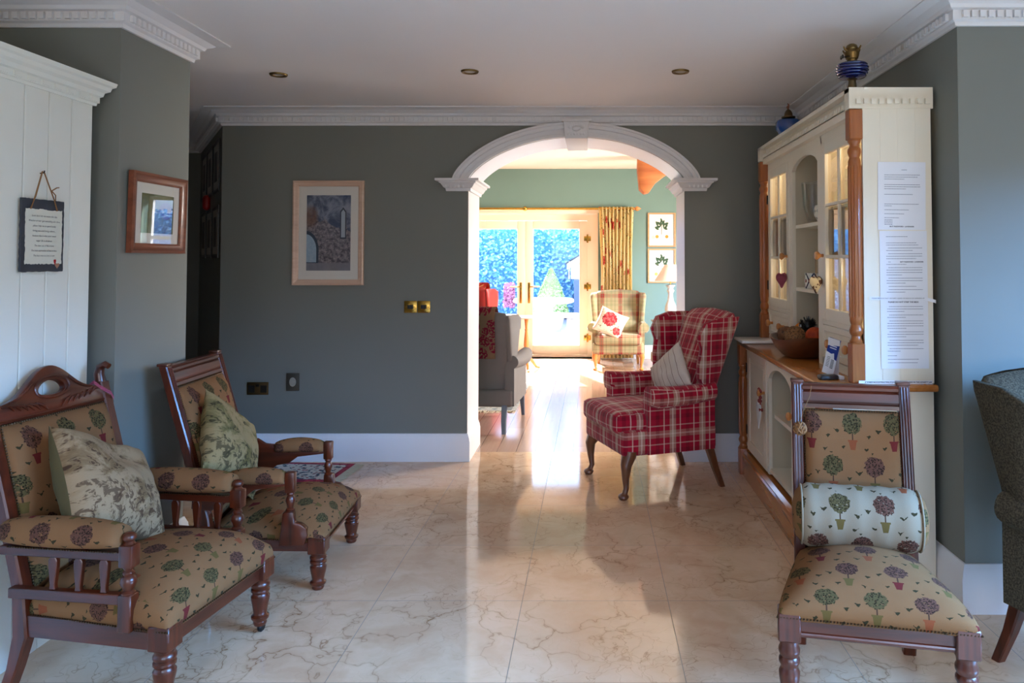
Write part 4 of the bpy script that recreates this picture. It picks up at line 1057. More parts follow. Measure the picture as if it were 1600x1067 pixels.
obj('cover', lathe(bmesh.new(), [(0, 0), (0.024, 0), (0.022, 0.004), (0, 0.005)], 24, Matrix.Scale(1.35, 4, (0, 0, 1)) @ T(0, -0.008, 0) @ RX(PI / 2)), wobble('worn_cover', srgb(150, 146, 132), 0.6, 0.15, 60), t_)
# ---------------------------------------------------------------- Victorian upholstered chairs (front faces local -y)
def beads(bm, pts, r=0.0036, gap=0.0085):
    """row of upholstery nails along a polyline"""
    P = [Vector(p) for p in pts]
    for a, b in zip(P, P[1:]):
        L = (b - a).length; n = max(1, int(L / gap))
        for k in range(n):
            t = bmesh.new(); bmesh.ops.create_icosphere(t, subdivisions=1, radius=r)
            join(bm, t, Matrix.Translation(a + (b - a) * (k / n)))
    return bm

def square_path(bm, pts, wx, wy):
    secs = []
    for i, p in enumerate(pts):
        p = Vector(p); a = wx[i] if isinstance(wx, (list, tuple)) else wx; b = wy[i] if isinstance(wy, (list, tuple)) else wy
        c = 0.25
        secs.append([p + Vector((x * a, y * b, 0)) for x, y in ((-1, -1 + c), (-1 + c, -1), (1 - c, -1), (1, -1 + c), (1, 1 - c), (1 - c, 1), (-1 + c, 1), (-1, 1 - c))])
    return loft(bm, secs)

def front_leg(h, r, block, top, castor=True):
    """turned leg: square block above, ringed and tapering below"""
    bm = bmesh.new(); b = block / 2
    box(bm, -b, b, -b, b, h, top, 0.004, 1)
    z0 = 0.03 if castor else 0.0; L = h - z0
    pr = [(0, z0), (r * 0.62, z0), (r * 0.74, z0 + L * 0.05), (r * 0.72, z0 + L * 0.10), (r * 0.95, z0 + L * 0.15), (r * 0.98, z0 + L * 0.20), (r * 0.75, z0 + L * 0.24), (r * 0.72, z0 + L * 0.28),
          (r * 0.85, z0 + L * 0.42), (r * 1.0, z0 + L * 0.56), (r * 1.02, z0 + L * 0.62), (r * 0.86, z0 + L * 0.66), (r * 0.84, z0 + L * 0.69), (r * 1.02, z0 + L * 0.73), (r * 1.02, z0 + L * 0.77),
          (r * 0.86, z0 + L * 0.80), (r * 1.04, z0 + L * 0.85), (r * 1.04, z0 + L * 0.89), (r * 0.88, z0 + L * 0.93), (r * 0.95, h), (0, h)]
    return lathe(bm, pr, 24)

def castor(bm_mat, parent, leg):
    bm = lathe(bmesh.new(), [(0, -0.009), (0.014, -0.009), (0.019, -0.004), (0.019, 0.004), (0.014, 0.009), (0, 0.009)], 18, T(0.008, 0, 0.0195) @ RX(PI / 2))
    lathe(bm, [(0, 0.03), (0.018, 0.03), (0.016, 0.045), (0, 0.045)], 14)
    return obj('castor', bm, M['iron'], leg)

def dome_seat(bm, wf, wr, y0, y1, z0, edge, dome, n=26, front_drop=0.0):
    t = bmesh.new(); g = []
    for j in range(n + 1):
        b = math.sin((-1 + 2 * j / n) * PI / 2); row = []
        y = y0 + (y1 - y0) * (b + 1) / 2; hw = (wf + (wr - wf) * (b + 1) / 2) / 2
        for i in range(n + 1):
            a = math.sin((-1 + 2 * i / n) * PI / 2)
            ea = max(0, 1 - abs(a) ** 7) ** 0.38; eb = max(0, 1 - abs(b) ** 7) ** 0.38
            z = z0 + edge * ea * eb + dome * (1 - a * a) * (1 - b * b * 0.9) * (1 - 0.25 * b)
            x = hw * a
            bulge = 0.012 * math.sin(PI * min(1, (z - z0) / (edge + 1e-6)))
            if abs(a) > 0.9: x += math.copysign(bulge, a)
            yy = y - (bulge if b < -0.9 else 0)
            row.append(t.verts.new((x, yy, z)))
        g.append(row)
    for j in range(n):
        for i in range(n): t.faces.new((g[j][i], g[j][i + 1], g[j + 1][i + 1], g[j + 1][i]))
    rim = [g[0][i] for i in range(n + 1)] + [g[j][n] for j in range(1, n + 1)] + [g[n][i] for i in range(n - 1, -1, -1)] + [g[j][0] for j in range(n - 1, 0, -1)]
    t.faces.new(rim[::-1])
    return join(bm, t)

def seat_uv(zt, off=0.0):
    def fn(p, n):
        if abs(n.x) > 0.75 and abs(n.x) > abs(n.y): return (p.x + math.copysign(zt - p.z, p.x), p.y + zt + off)
        return (p.x, p.y + p.z + off)
    return fn

def arm_pad(x, y0, y1, z, r, hump=0.0):
    secs = []; n = 14
    for k in range(n + 1):
        f = k / n; s = math.sin(PI * (0.03 + 0.94 * f)) ** 0.17
        y = y0 + (y1 - y0) * f
        secs.append([(x + math.cos(a) * r * s, y, z + hump * math.sin(PI * f) + (math.sin(a) * r * s * (1.0 if math.sin(a) > 0 else 0.6))) for q in range(20) for a in [2 * PI * q / 20]])
    return loft(bmesh.new(), secs)

def salon_chair(label, loc, rz, wf, wr, d, rail, top_z, style, legr=0.03, group=None, fabric_off=0.0, rake=0.2):
    c = thing('salon_armchair' if style != 'plain' else 'nursing_chair', label, 'armchair' if style != 'plain' else 'chair', loc, rz, group)
    W, MX, MY = M['mahogany'], M['mahogany_x'], M['mahogany_y']
    yf, yr = -d / 2, d / 2; rt = rail + (0.065 if style != 'low' else 0.05)
    # front legs
    for s in (-1, 1):
        o = obj('leg', front_leg(rail - (0.0 if style == 'crest' else 0.01), legr, legr * 2.15, rt + 0.012, style == 'crest'), W, c)
        o.location = (s * (wf / 2 - legr), yf + legr, 0)
        if style == 'crest': castor(None, c, o)
    # rear legs running up as back posts
    pz = [0, rail * 0.5, rail, rt + 0.08, (rt + top_z) / 2, top_z]
    def yb(z):   # back line
        if z < rt: return yr + 0.07 * (1 - z / rt) ** 1.6
        return yr + rake * ((z - rt) / (top_z - rt)) ** 1.08
    for s in (-1, 1):
        x = s * (wr / 2 - 0.022)
        bm = square_path(bmesh.new(), [(x, yb(z), z) for z in pz], 0.021, [0.019, 0.02, 0.027, 0.022, 0.02, 0.018])
        if style != 'crest':
            for dx in (-0.010, 0.0, 0.010): tube(bm, [(x + dx, yb(z) - 0.021, z) for z in (rt + 0.1, (rt + top_z) / 2, top_z - 0.01)], 0.0032, 6)
            box(bm, x - 0.024, x + 0.024, yb(top_z) - 0.022, yb(top_z) + 0.022, top_z - 0.004, top_z + 0.008, 0.003)
        else:   # little scrolled ear above the crest
            z = top_z; tube(bm, [(x, yb(z) + .0, z - 0.02), (x, yb(z) + 0.01, z + 0.03), (x, yb(z) + 0.004, z + 0.055), (x, yb(z) - 0.016, z + 0.066), (x, yb(z) - 0.032, z + 0.058)], [0.021, 0.018, 0.016, 0.013, 0.011], 10)
        obj('rear_post', bm, W, c)
    # seat rails
    for y, w_ in ((yf + legr, wf), (yr, wr)):
        hw = w_ / 2 - 0.03; bm = B(-hw, hw, y - 0.014, y + 0.014, rail, rt, 0.003, 1)
        if style != 'crest' and y < 0: tube(bm, [(-hw, y - 0.014, rail + 0.012), (hw, y - 0.014, rail + 0.012)], 0.007, 8)
        obj('seat_rail', bm, MX, c)
    for s in (-1, 1):
        a = Vector((s * (wf / 2 - 0.024), yf + 0.04, 0)); b = Vector((s * (wr / 2 - 0.024), yr - 0.01, 0))
        bm = loft(bmesh.new(), [[(p.x - 0.014, p.y, rail), (p.x + 0.014, p.y, rail), (p.x + 0.014, p.y, rt), (p.x - 0.014, p.y, rt)] for p in (a, b)])
        obj('seat_rail', bm, MY, c)
    edge, dome = {'crest': (0.125, 0.048), 'low': (0.085, 0.065), 'plain': (0.085, 0.06)}[style]
    obj('seat', dome_seat(bmesh.new(), wf - 0.004, wr - 0.05, yf + 0.004, yr - 0.0, rt - 0.012, edge, dome), M['topiary'], c, uv=seat_uv(rt + edge, fabric_off), sharp=80)
    bm = beads(bmesh.new(), [(-wr / 2 + 0.02, yr, rt), (-wf / 2 - 0.004, yf, rt - 0.002), (wf / 2 + 0.004, yf, rt - 0.002), (wr / 2 - 0.02, yr, rt)], 0.004, 0.0095)
    obj('nail_trim', bm, M['nail'], c)
    # upholstered back
    zb0 = rt + 0.06; zb1 = top_z - (0.10 if style != 'crest' else 0.075)
    hx = wr / 2 - 0.045; secs = []; n = 12
    ang_z = []
    for k in range(n + 1):
        f = k / n; z = zb0 + (zb1 - zb0) * f; e = (1 - abs(2 * f - 1) ** 8) ** 0.4
        sec = []
        for q in range(17):
            a = -1 + 2 * q / 16; a = math.sin(a * PI / 2); sec.append((hx * a, yb(z) - 0.014 - 0.034 * e * (1 - abs(a) ** 8) ** 0.4, z))
        for q in range(17):
            a = 1 - 2 * q / 16; sec.append((hx * math.sin(a * PI / 2), yb(z) + 0.012, z))
        secs.append(sec)
    obj('back_upholstery', loft(bmesh.new(), secs), M['topiary'], c, uv=lambda p, n_: (p.x, p.z), sharp=80)
    bm = bmesh.new()
    for s in (-1, 1): beads(bm, [(s * hx, yb(zb0) - 0.018, zb0), (s * hx, yb((zb0 + zb1) / 2) - 0.018, (zb0 + zb1) / 2), (s * hx, yb(zb1) - 0.018, zb1)], 0.0036, 0.009)
    beads(bm, [(-hx, yb(zb1) - 0.020, zb1 + 0.002), (hx, yb(zb1) - 0.020, zb1 + 0.002)], 0.0036, 0.009)
    obj('nail_trim', bm, M['nail'], c)
    obj('lower_back_rail', B(-hx - .01, hx + .01, yb(zb0) - 0.013, yb(zb0) + 0.013, zb0 - 0.035, zb0 + 0.01, 0.003, 1), MX, c)
    # crest
    if style == 'crest':
        H = wr / 2 - 0.03; pts = []
        for q in range(33):
            x = H * (1 - 2 * q / 32); u_ = abs(x) / H
            z = 0.025 + 0.100 * (0.5 + 0.5 * math.cos(min(1, u_ / 0.74) * PI)) ** 0.9 - 0.014 * max(0, u_ - .74) / .26
            pts.append((x, z))
        pts = [(-H, -0.045), (H, -0.045)] + pts
        hole = [(0.056 * math.cos(a), 0.048 + 0.026 * math.sin(a) + 0.008 * math.cos(a) ** 2 * -1) for q in range(24) for a in [2 * PI * q / 24]]
        bm = prism(bmesh.new(), pts, -0.013, 0.013, 0.004, 2, holes=[hole])
        # carved leaves and moulding
        for s in (-1, 1):
            for k in range(6):
                x0 = s * (0.03 + k * 0.026); z0 = -0.008 + 0.004 * k
                tube(bm, [(x0, -0.014, z0 - 0.02), (x0 + s * 0.02, -0.017, z0), (x0 + s * 0.045, -0.014, z0 + 0.012 - k * 0.003)], [0.002, 0.006, 0.002], 6)
            tube(bm, [(s * (0.075 + 0.0125 * q), -0.014, 0.075 - 0.052 * math.sin(q / 8 * PI / 2)) for q in range(9)], [0.003] + [0.005] * 7 + [0.002], 6)
        tube(bm, [(0.072 * math.cos(a), -0.014, 0.048 + 0.038 * math.sin(a)) for q in range(25) for a in [2 * PI * q / 24]], 0.004, 6)
        tube(bm, [(-H, -0.014, -0.036), (H, -0.014, -0.036)], 0.004, 6)
        obj('carved_crest', bm, MX, c, mtx=T(0, yb(top_z - 0.03) - 0.002, top_z - 0.03) @ RX(-rake * 1.0))
    else:
        H = wr / 2 - 0.04; zt = top_z - 0.005; zc = zb1 + 0.008
        pr = [(0.012, zc), (-0.016, zc), (-0.018, zc + 0.014), (-0.012, zc + 0.018), (-0.016, zc + 0.026), (-0.016, zc + 0.055), (-0.010, zc + 0.06), (-0.018, zc + 0.066), (-0.02, zc + 0.076), (-0.014, zt - 0.004), (-0.016, zt), (0.014, zt)]
        bm = loft(bmesh.new(), [[(x, yb(z) + o_, z) for o_, z in pr] for x in (-H, H)])
        obj('crest_rail', bm, MX, c, sharp=25)
    # arms
    if style == 'crest':
        za = rt + 0.225
        for s in (-1, 1):
            xa = s * (wf / 2 - 0.012); yp = yf + 0.15
            o = obj('arm_pad', arm_pad(xa, yp + 0.012, yr + 0.04, za + 0.045, 0.057, 0.0), M['topiary_arm'], c, uv=lambda p, n, xa=xa, s=s, zc=za + 0.045: (s * math.atan2(s * (p.x - xa), p.z - zc) * 0.057 + 0.02, p.y), sharp=80)
            obj('arm_rail', B(xa - 0.018, xa + 0.018, yp, yr + 0.05, za - 0.02, za + 0.008, 0.003, 1), MY, c)
            bm = beads(bmesh.new(), [(xa - 0.026, yp + 0.02, za + 0.010), (xa - 0.026, yr + 0.02, za + 0.010)], 0.0036, 0.009); obj('nail_trim', bm, M['nail'], c); obj('nail_trim', beads(bmesh.new(), [(xa + 0.026, yp + 0.02, za + 0.010), (xa + 0.026, yr + 0.02, za + 0.010)], 0.0036, 0.009), M['nail'], c)
            zl = rt + 0.07
            obj('lower_arm_rail', B(xa - 0.014, xa + 0.014, yp - 0.01, yr + 0.02, zl, zl + 0.032, 0.003, 1), MY, c)
            bm = B(xa - 0.02, xa + 0.02, yp - 0.028, yp + 0.016, rt - 0.01, zl + 0.034, 0.003, 1)
            box(bm, xa - 0.021, xa + 0.021, yp - 0.03, yp + 0.016, za - 0.04, za + 0.03, 0.006, 2)
            lathe(bm, [(0, 0), (0.02, 0), (0.021, 0.006), (0.014, 0.012), (0.018, 0.022), (0.024, 0.036), (0.022, 0.05), (0.014, 0.058), (0.017, 0.063), (0.017, 0.068), (0.012, 0.074), (0.018, 0.084), (0.018, 0.09), (0, 0.09)], 20, T(xa, yp - 0.006, zl + 0.032))
            lathe(bm, [(0, 0), (0.019, 0.0), (0.013, 0.008), (0.019, 0.014), (0.021, 0.02), (0.019, 0.028), (0.012, 0.034), (0, 0.036)], 20, T(xa, yp - 0.006, za + 0.03))
            obj('arm_post', bm, W, c)
            for k in range(3):
                yy = yp + 0.075 + k * 0.088
                sh = [(-0.011, 0), (0.011, 0), (0.008, 0.012), (0.009, 0.02), (0.015, 0.075), (0.015, 0.092), (0.009, 0.1), (0.009, 0.106), (0.014, 0.112), (0.014, za - 0.02 - zl - 0.032), (-0.014, za - 0.02 - zl - 0.032), (-0.014, 0.112), (-0.009, 0.106), (-0.009, 0.1), (-0.015, 0.092), (-0.015, 0.075), (-0.009, 0.02), (-0.008, 0.012)]
                obj('spindle', prism(bmesh.new(), sh, -0.008, 0.008, 0.002, 1, mtx=T(xa, yy, zl + 0.032) @ RZ(PI / 2)), W, c)
    if style == 'low':
        za = rt + 0.225
        for s in (-1, 1):
            xa = s * (wf / 2 - 0.03); yp = yf + 0.16
            obj('arm_pad', arm_pad(xa, yp + 0.015, yr - 0.09, za + 0.026, 0.044, 0.008), M['topiary_arm'], c, uv=lambda p, n, xa=xa, s=s, zc=za + 0.026: (s * math.atan2(s * (p.x - xa), p.z - zc) * 0.045 + 0.02, p.y), sharp=80)
            pts = [(-yp, 0.0), (-yr - 0.06, 0.0), (-yr - 0.06, 0.06), (-yr - 0.02, 0.062), (-yr + 0.02, 0.045), (-yr + 0.06, 0.035), (-yr + 0.08, 0.02), (-yp, 0.016)]
            arm = [(yp, 0.0), (yp, 0.018), (yr - 0.10, 0.018), (yr - 0.08, 0.045), (yr - 0.04, 0.05), (yr, 0.075), (yr + 0.05, 0.07), (yr + 0.06, -0.09), (yr - 0.02, -0.1), (yr - 0.06, -0.085), (yr - 0.10, -0.055), (yr - 0.16, -0.045), (yr - 0.2, -0.015)]
            obj('arm_bracket', prism(bmesh.new(), arm, -0.015, 0.015, 0.004, 2, mtx=T(xa, 0, za) @ Matrix(((0, 1, 0, 0), (1, 0, 0, 0), (0, 0, 1, 0), (0, 0, 0, 1)))), MY, c)
            bm = box(bmesh.new(), xa - 0.018, xa + 0.018, yp - 0.028, yp + 0.014, za - 0.03, za + 0.058, 0.006, 2)
            lathe(bm, [(0, 0), (0.017, 0), (0.019, 0.008), (0.012, 0.014), (0.016, 0.03), (0.021, 0.045), (0.016, 0.06), (0.012, 0.066), (0.017, 0.072), (0.016, 0.08), (0, 0.08)], 20, T(xa, yp - 0.007, za - 0.108))
            scr = [(yp + 0.015, 0.12), (yp - 0.03, 0.12), (yp - 0.035, 0.075), (yp - 0.06, 0.07), (yp - 0.085, 0.05), (yp - 0.09, 0.02), (yp - 0.075, -0.02), (yp + 0.03, -0.02), (yp + 0.02, 0.06)]
            prism(bm, scr, -0.017, 0.017, 0.005, 2, mtx=T(xa + s * 0.018, 0, rt) @ Matrix(((0, 1, 0, 0), (1, 0, 0, 0), (0, 0, 1, 0), (0, 0, 0, 1))))
            obj('arm_post', bm, W, c)
            obj('nail_trim', beads(bmesh.new(), [(xa - 0.018, yp + 0.02, za + 0.012), (xa - 0.018, yr - 0.1, za + 0.012)], 0.0034, 0.009), M['nail'], c)
    return c, yb, rt

# chair nearest the camera at the left
cA, ybA, rtA = salon_chair('carved mahogany armchair with pierced arched crest and spindled arms beside the white cupboard', (-1.515, 2.64, 0), PI / 2 - math.radians(7.5), 0.585, 0.53, 0.53, 0.205, 0.93, 'crest', 0.033, 'carved armchairs in topiary tapestry', rake=0.17)
cB, ybB, rtB = salon_chair('low mahogany armchair with straight fluted crest behind the carved armchair', (-1.40, 3.50, 0), PI / 2 + math.radians(3), 0.60, 0.53, 0.50, 0.165, 0.95, 'low', 0.034, 'carved armchairs in topiary tapestry', 0.03, 0.20)
cC, ybC, rtC = salon_chair('armless mahogany nursing chair with ivory bolster in front of the dresser', (0.885, 2.46, 0), -math.radians(12), 0.56, 0.42, 0.47, 0.265, 0.945, 'plain', 0.031, None, 0.06, 0.13)

# ---------------------------------------------------------------- cushions
def cushion_thing(name, label, loc, rot, w, h, th, mat, back=None, dent=0.0, seed=0, piping=None, uvs=1.0):
    bm = pillow(bmesh.new(), w, h, th, dent=dent, seed=seed)
    o = obj(name, bm, [mat, back or mat], None, uv=lambda p, n: (p.x * uvs, p.z * uvs), sharp=80)
    for pl in o.data.polygons:
        if pl.normal.y > 0.0: pl.material_index = 1
    o.location = loc; o.rotation_euler = rot
    return tag(o, label, 'cushion')
def scenic(name, ground, tone, tone2, sc_=9.0):
    m = Mat(name, ground, 0.9, spec=0.1); u, v, _ = m.coords('UV'); vv = m.vec(u, v, 0.0)
    a = m.noise(vv, sc_, 5, 0.7, 0.4); b = m.noise(vv, sc_ * 3.5, 4, 0.7, 1.0); w = m.noise(vv, 300, 1)
    c = m.mix(a.ss(0.46, 0.62), ground, tone); c = m.mix(b.ss(0.54, 0.62) * a.ss(0.4, 0.6), c, tone2)
    c = m.mix((v < -0.03) * b.ss(0.50, 0.56) * 0.75, c, tone2)
    m.color(m.mix(w * 0.12, c, tone2)); m.bump(w, 0.3, 0.001); return m.m
M['toile'] = scenic('woodland_toile_cloth', srgb(156, 128, 96), srgb(118, 92, 62), srgb(74, 52, 36))
M['velvet'] = wobble('olive_green_velvet', srgb(80, 68, 34), 0.85, 0.15, 14)
M['tapestry_green'] = scenic('green_landscape_tapestry', srgb(150, 126, 86), srgb(104, 92, 54), srgb(58, 50, 32), 8.0)
cushion_thing('scatter_cushion', 'large woodland print cushion with olive velvet back leaning in the carved armchair', (-1.68, 2.63, 0.61), (math.radians(-34), math.radians(24), PI / 2 - math.radians(8)), 0.44, 0.40, 0.20, M['toile'], M['velvet'], 0.045, 3)
cushion_thing('scatter_cushion', 'green landscape tapestry cushion propped on its corner in the low armchair', (-1.62, 3.38, 0.575), (math.radians(-26), math.radians(36), PI / 2 - math.radians(14)), 0.39, 0.39, 0.15, M['tapestry_green'], M['tapestry_green'], 0.02, 5)
# bolster on the nursing chair
bt_ = thing('bolster_cushion', 'ivory topiary print bolster lying across the seat against the nursing chair back', 'cushion', (0.915, 2.60, rtC + 0.19), -math.radians(12))
secs = []; n = 18
for k in range(n + 1):
    x = -0.19 + 0.38 * k / n; e = (1 - abs(2 * k / n - 1) ** 9) ** 0.3
    wv = 1 + 0.02 * math.sin(k * 1.7)
    secs.append([(x, math.cos(a) * 0.105 * (0.9 + 0.1 * e) * wv * (0.9 if math.cos(a) > 0 else 1), math.sin(a) * 0.105 * (0.9 + 0.1 * e) * wv) for q in range(36) for a in [2 * PI * q / 36]])
obj('roll', loft(bmesh.new(), secs, cap=False), M['topiary_pale'], bt_, uv=lambda p, n: (p.x, -math.atan2(p.z, -p.y + 1e-6) * -0.105 + 0.02), sharp=80)
for s in (-1, 1):
    bm = lathe(bmesh.new(), [(0.0, 0.032), (0.04, 0.03), (0.075, 0.02), (0.096, 0.0), (0.093, -0.004)], 32, T(s * 0.189, 0, 0) @ RY(s * PI / 2))
    obj('end_cap', bm, M['topiary'], bt_, uv=lambda p, n: (p.y + .02, p.z + .05), sharp=80)
    secs = [(s * 0.191, math.cos(a) * 0.0975, math.sin(a) * 0.0975) for q in range(33) for a in [2 * PI * q / 32]]
    obj('piping', tube(bmesh.new(), secs, 0.0035, 6), M['topiary_pale'], bt_)
# twig ball hanging on a string from the nursing chair
q0 = Vector((0.765, 2.66, 0.0)); 
hb = thing('hanging_twig_ball', 'small brown twig ball hanging on a string from the left post of the nursing chair', 'ornament', (0.744, 2.70, 0.80))
random.seed(11); bm = ball(bmesh.new(), 0.021, (0, 0, 0), 2)
for k in range(16):
    ax = Vector((random.gauss(0, 1), random.gauss(0, 1), random.gauss(0, 1))).normalized(); u_ = ax.orthogonal().normalized(); w_ = ax.cross(u_)
    tube(bm, [(u_ * math.cos(q * .5) + w_ * math.sin(q * .5)) * 0.0235 for q in range(8)], 0.0022, 5)
obj('twig_ball', bm, bt, hb)
obj('string', tube(bmesh.new(), [(0, 0, 0.02), (0.012, 0.0, 0.06), (0.036, -0.005, 0.118), (0.045, 0.01, 0.15)], 0.0012, 5), M['string'], hb)
# pink ribbon on the carved armchair
rb = thing('ribbon', 'pink striped ribbon looped over the far ear of the carved armchair', 'ribbon', (0, 0, 0))
def inA(x, y, z): return Matrix.Translation((-1.515, 2.64, 0)) @ RZ(PI / 2 - math.radians(7.5)) @ Vector((x, y, z))
def ribbon(pts, w):
    t = bmesh.new(); a = [t.verts.new(Vector(p) + Vector((0, 0, w / 2))) for p in pts]; b = [t.verts.new(Vector(p) - Vector((0, 0, w / 2))) for p in pts]
    for i in range(len(pts) - 1): t.faces.new((a[i], a[i + 1], b[i + 1], b[i]))
    bmesh.ops.solidify(t, geom=t.faces[:], thickness=0.001); return t
yy = ybA(0.90)
pts = [inA(0.265, yy - 0.03, 0.86), inA(0.245, yy - 0.034, 0.885), inA(0.20, yy - 0.026, 0.915), inA(0.19, yy - 0.006, 0.935), inA(0.20, yy + 0.02, 0.92)]
rm = Mat('pink_striped_ribbon', srgb(196, 96, 120), 0.6); x_, y_, z_ = rm.coords('Object'); rm.color(rm.mix(((z_ * 160.0).fr() > 0.5), srgb(206, 110, 136), srgb(170, 70, 100)))
obj('ribbon_band', ribbon(pts, 0.014), rm.m, rb)

# ---------------------------------------------------------------- wing chairs (front faces local -y)
def wing_chair(label, loc, rz, fabric, leg_mat, W=0.74, D=0.72, H=1.08, seat_z=0.50, arm_z=0.62, base_z=0.25, cabriole=True, cushion=True, group=None, name='wing_armchair', wing_top=0.97, rake=0.30, arm_back=0.10):
    c = thing(name, label, 'armchair', loc, rz, group)
    yf, yr = -D / 2, D / 2
    hx = W / 2
    # legs
    for s in (-1, 1):
        x = s * (hx - 0.09)
        if cabriole:
            z = base_z
            bm = tube(bmesh.new(), [(x, yf + 0.09, z + 0.03), (x, yf + 0.085, z), (x + s * 0.014, yf + 0.062, z * 0.80), (x + s * 0.006, yf + 0.062, z * 0.5), (x, yf + 0.068, z * 0.25), (x + s * 0.004, yf + 0.058, 0.035), (x + s * 0.006, yf + 0.05, 0.022)], [0.046, 0.045, 0.034, 0.022, 0.017, 0.017, 0.02], 14)
            lathe(bm, [(0, 0), (0.02, 0), (0.026, 0.006), (0.032, 0.016), (0.03, 0.026), (0.016, 0.036), (0, 0.038)], 20, T(x + s * 0.006, yf + 0.048, 0))
        else:
            bm = square_path(bmesh.new(), [(x + s * 0.012, yf + 0.04, 0), (x, yf + 0.05, base_z + 0.03)], [0.014, 0.024], [0.014, 0.024])
        obj('front_leg', bm, leg_mat, c)
        x = s * (hx - 0.12)
        obj('rear_leg', square_path(bmesh.new(), [(x + s * 0.01, yr + 0.065, 0), (x, yr + 0.02, base_z * 0.5), (x, yr - 0.03, base_z + 0.03)], [0.017, 0.02, 0.024], [0.017, 0.02, 0.026]), leg_mat, c)
    # seat base
    obj('seat_base', softbox(bmesh.new(), -hx + 0.055, hx - 0.055, yf + 0.035, yr - 0.0, base_z, seat_z - 0.10, 0.022, 0.006, 8), fabric, c, uv=True, sharp=70)
    if cushion:
        obj('seat_cushion', softbox(bmesh.new(), -hx + 0.09, hx - 0.09, yf + 0.0, yr - 0.14, seat_z - 0.125, seat_z, 0.035, 0.018, 12), fabric, c, uv=True, sharp=70)
        z1, z2 = seat_z - 0.017, seat_z - 0.108; x1 = hx - 0.093; y1 = yf - 0.0 + 0.004
        pk = obj('piping', tube(bmesh.new(), [(-x1, yr - .2, z1), (-x1, y1 + 0.03, z1), (-x1 + 0.03, y1, z1), (x1 - 0.03, y1, z1), (x1, y1 + 0.03, z1), (x1, yr - .2, z1)], 0.006, 8), fabric, c, uv=True)
    tilt = (H - seat_z) * rake
    def yb(z): return yr - 0.10 + tilt * max(0, (z - seat_z + 0.05)) / (H - seat_z + 0.05)
    # back slab
    secs = []; n = 16
    for k in range(n + 1):
        f = k / n; z = seat_z - 0.14 + (H - seat_z + 0.14) * f
        hw = (hx - 0.11) + 0.035 * f; th = 0.055
        top = max(0.0, (z - (H - 0.06)) / 0.06); sh = math.sqrt(max(0.02, 1 - top * top))
        hw2 = hw * (1 - 0.10 * (1 - sh))
        sec = []
        for q in range(28):
            a = 2 * PI * q / 28; ca, sa = math.cos(a), math.sin(a)
            px = hw2 * math.copysign(abs(ca) ** 0.35, ca); py = th * sh * math.copysign(abs(sa) ** 0.6, sa)
            crown = 0.028 * (1 - (px / hw) ** 2) * f ** 3
            sec.append((px, yb(z) + py + (0.012 * (1 - (px / hw) ** 2) * (-1 if sa < 0 else 0.4)), z + crown))
        secs.append(sec)
    obj('back', loft(bmesh.new(), secs), fabric, c, uv=True, sharp=70)
    # arms with rolled tops and wings
    for s in (-1, 1):
        secs = []; y0 = yf + arm_back; y1 = yr - 0.02; r = 0.07; n = 14
        for k in range(n + 1):
            f = k / n; y = y0 + (y1 - y0) * f
            fl = 0.018 * (1 - f) ; rr = r * (1.0 if f > 0.12 else 0.86 + 1.1 * f) * (1 - 0.22 * f); zc = arm_z - rr + 0.012 * math.sin(PI * f) * -1
            xo = hx - 0.075; x_in, x_out = xo - 0.045, xo + 0.032
            sec = [(x_in, base_z + 0.005), (x_in, zc - rr * 0.5)]
            for q in range(13):
                a = PI + 0.3 - (PI + 0.9) * q / 12 * 1.12; sec.append((xo + fl + 0.012 + rr * math.cos(a), zc + rr * math.sin(a)))
            sec += [(x_out, zc - rr * 0.95), (x_out, base_z + 0.005)]
            secs.append([(s * x, y, z) for x, z in sec])
        obj('arm', loft(bmesh.new(), secs), fabric, c, uv=True, sharp=60)
        # wing
        wz = [arm_z - 0.05, arm_z + 0.02, arm_z + 0.10, arm_z + 0.2, wing_top * H / 1.08 - 0.02, H - 0.045, H - 0.012]
        fw = [0.03, 0.10, 0.135, 0.16, 0.215, 0.205, 0.12]
        secs = []
        for z, w in zip(wz, fw):
            yb0 = yb(z) + 0.035; yb1 = yb0 - w - 0.06; fl = 0.02 + 0.035 * (z - arm_z) / (H - arm_z)
            th = 0.032; sec = []
            for q in range(18):
                a = 2 * PI * q / 18; ca, sa = math.cos(a), math.sin(a)
                py = (yb0 + yb1) / 2 + (yb0 - yb1) / 2 * math.copysign(abs(ca) ** 0.5, ca)
                fr_ = (yb0 - py) / (yb0 - yb1)
                px = (hx - 0.085) + fl * fr_ + th * (0.85 if fr_ < .6 else 1.15) * math.copysign(abs(sa) ** 0.6, sa) * (0.45 if z > H - 0.02 else 1)
                sec.append((s * px, py, z))
            secs.append(sec)
        obj('wing', loft(bmesh.new(), secs), fabric, c, uv=True, sharp=70)
    return c

wing_chair('red plaid high-backed wing chair with cabriole front legs standing right of the arch', (0.345, 4.80, 0), -math.radians(69), M['plaid_red'], M['walnut'], H=1.06, D=0.66, rake=0.45, arm_back=0.19, arm_z=0.66)
cushion_thing('scatter_cushion', 'cream cushion with thin brown stripes in the red plaid wing chair', (0.50, 4.80, 0.665), (math.radians(-18), math.radians(-38), -math.radians(48)), 0.33, 0.33, 0.12, None or M['blush'], None, 0.0, 7).name = 'striped_cushion'
m = Mat('cream_stripe_cloth', srgb(206, 192, 176), 0.9); u, v, _ = m.coords('UV'); nn = m.noise(m.vec(u, v, 0.0), 6, 2)
f = ((u + nn * 0.02) / 0.042).fr(); m.color(m.mix(f < 0.07, srgb(204, 190, 176), srgb(120, 90, 78))); m.bump(f, 0.2, 0.004)
bpy.data.objects['striped_cushion'].data.materials[0] = m.m; bpy.data.objects['striped_cushion'].data.materials[1] = m.m

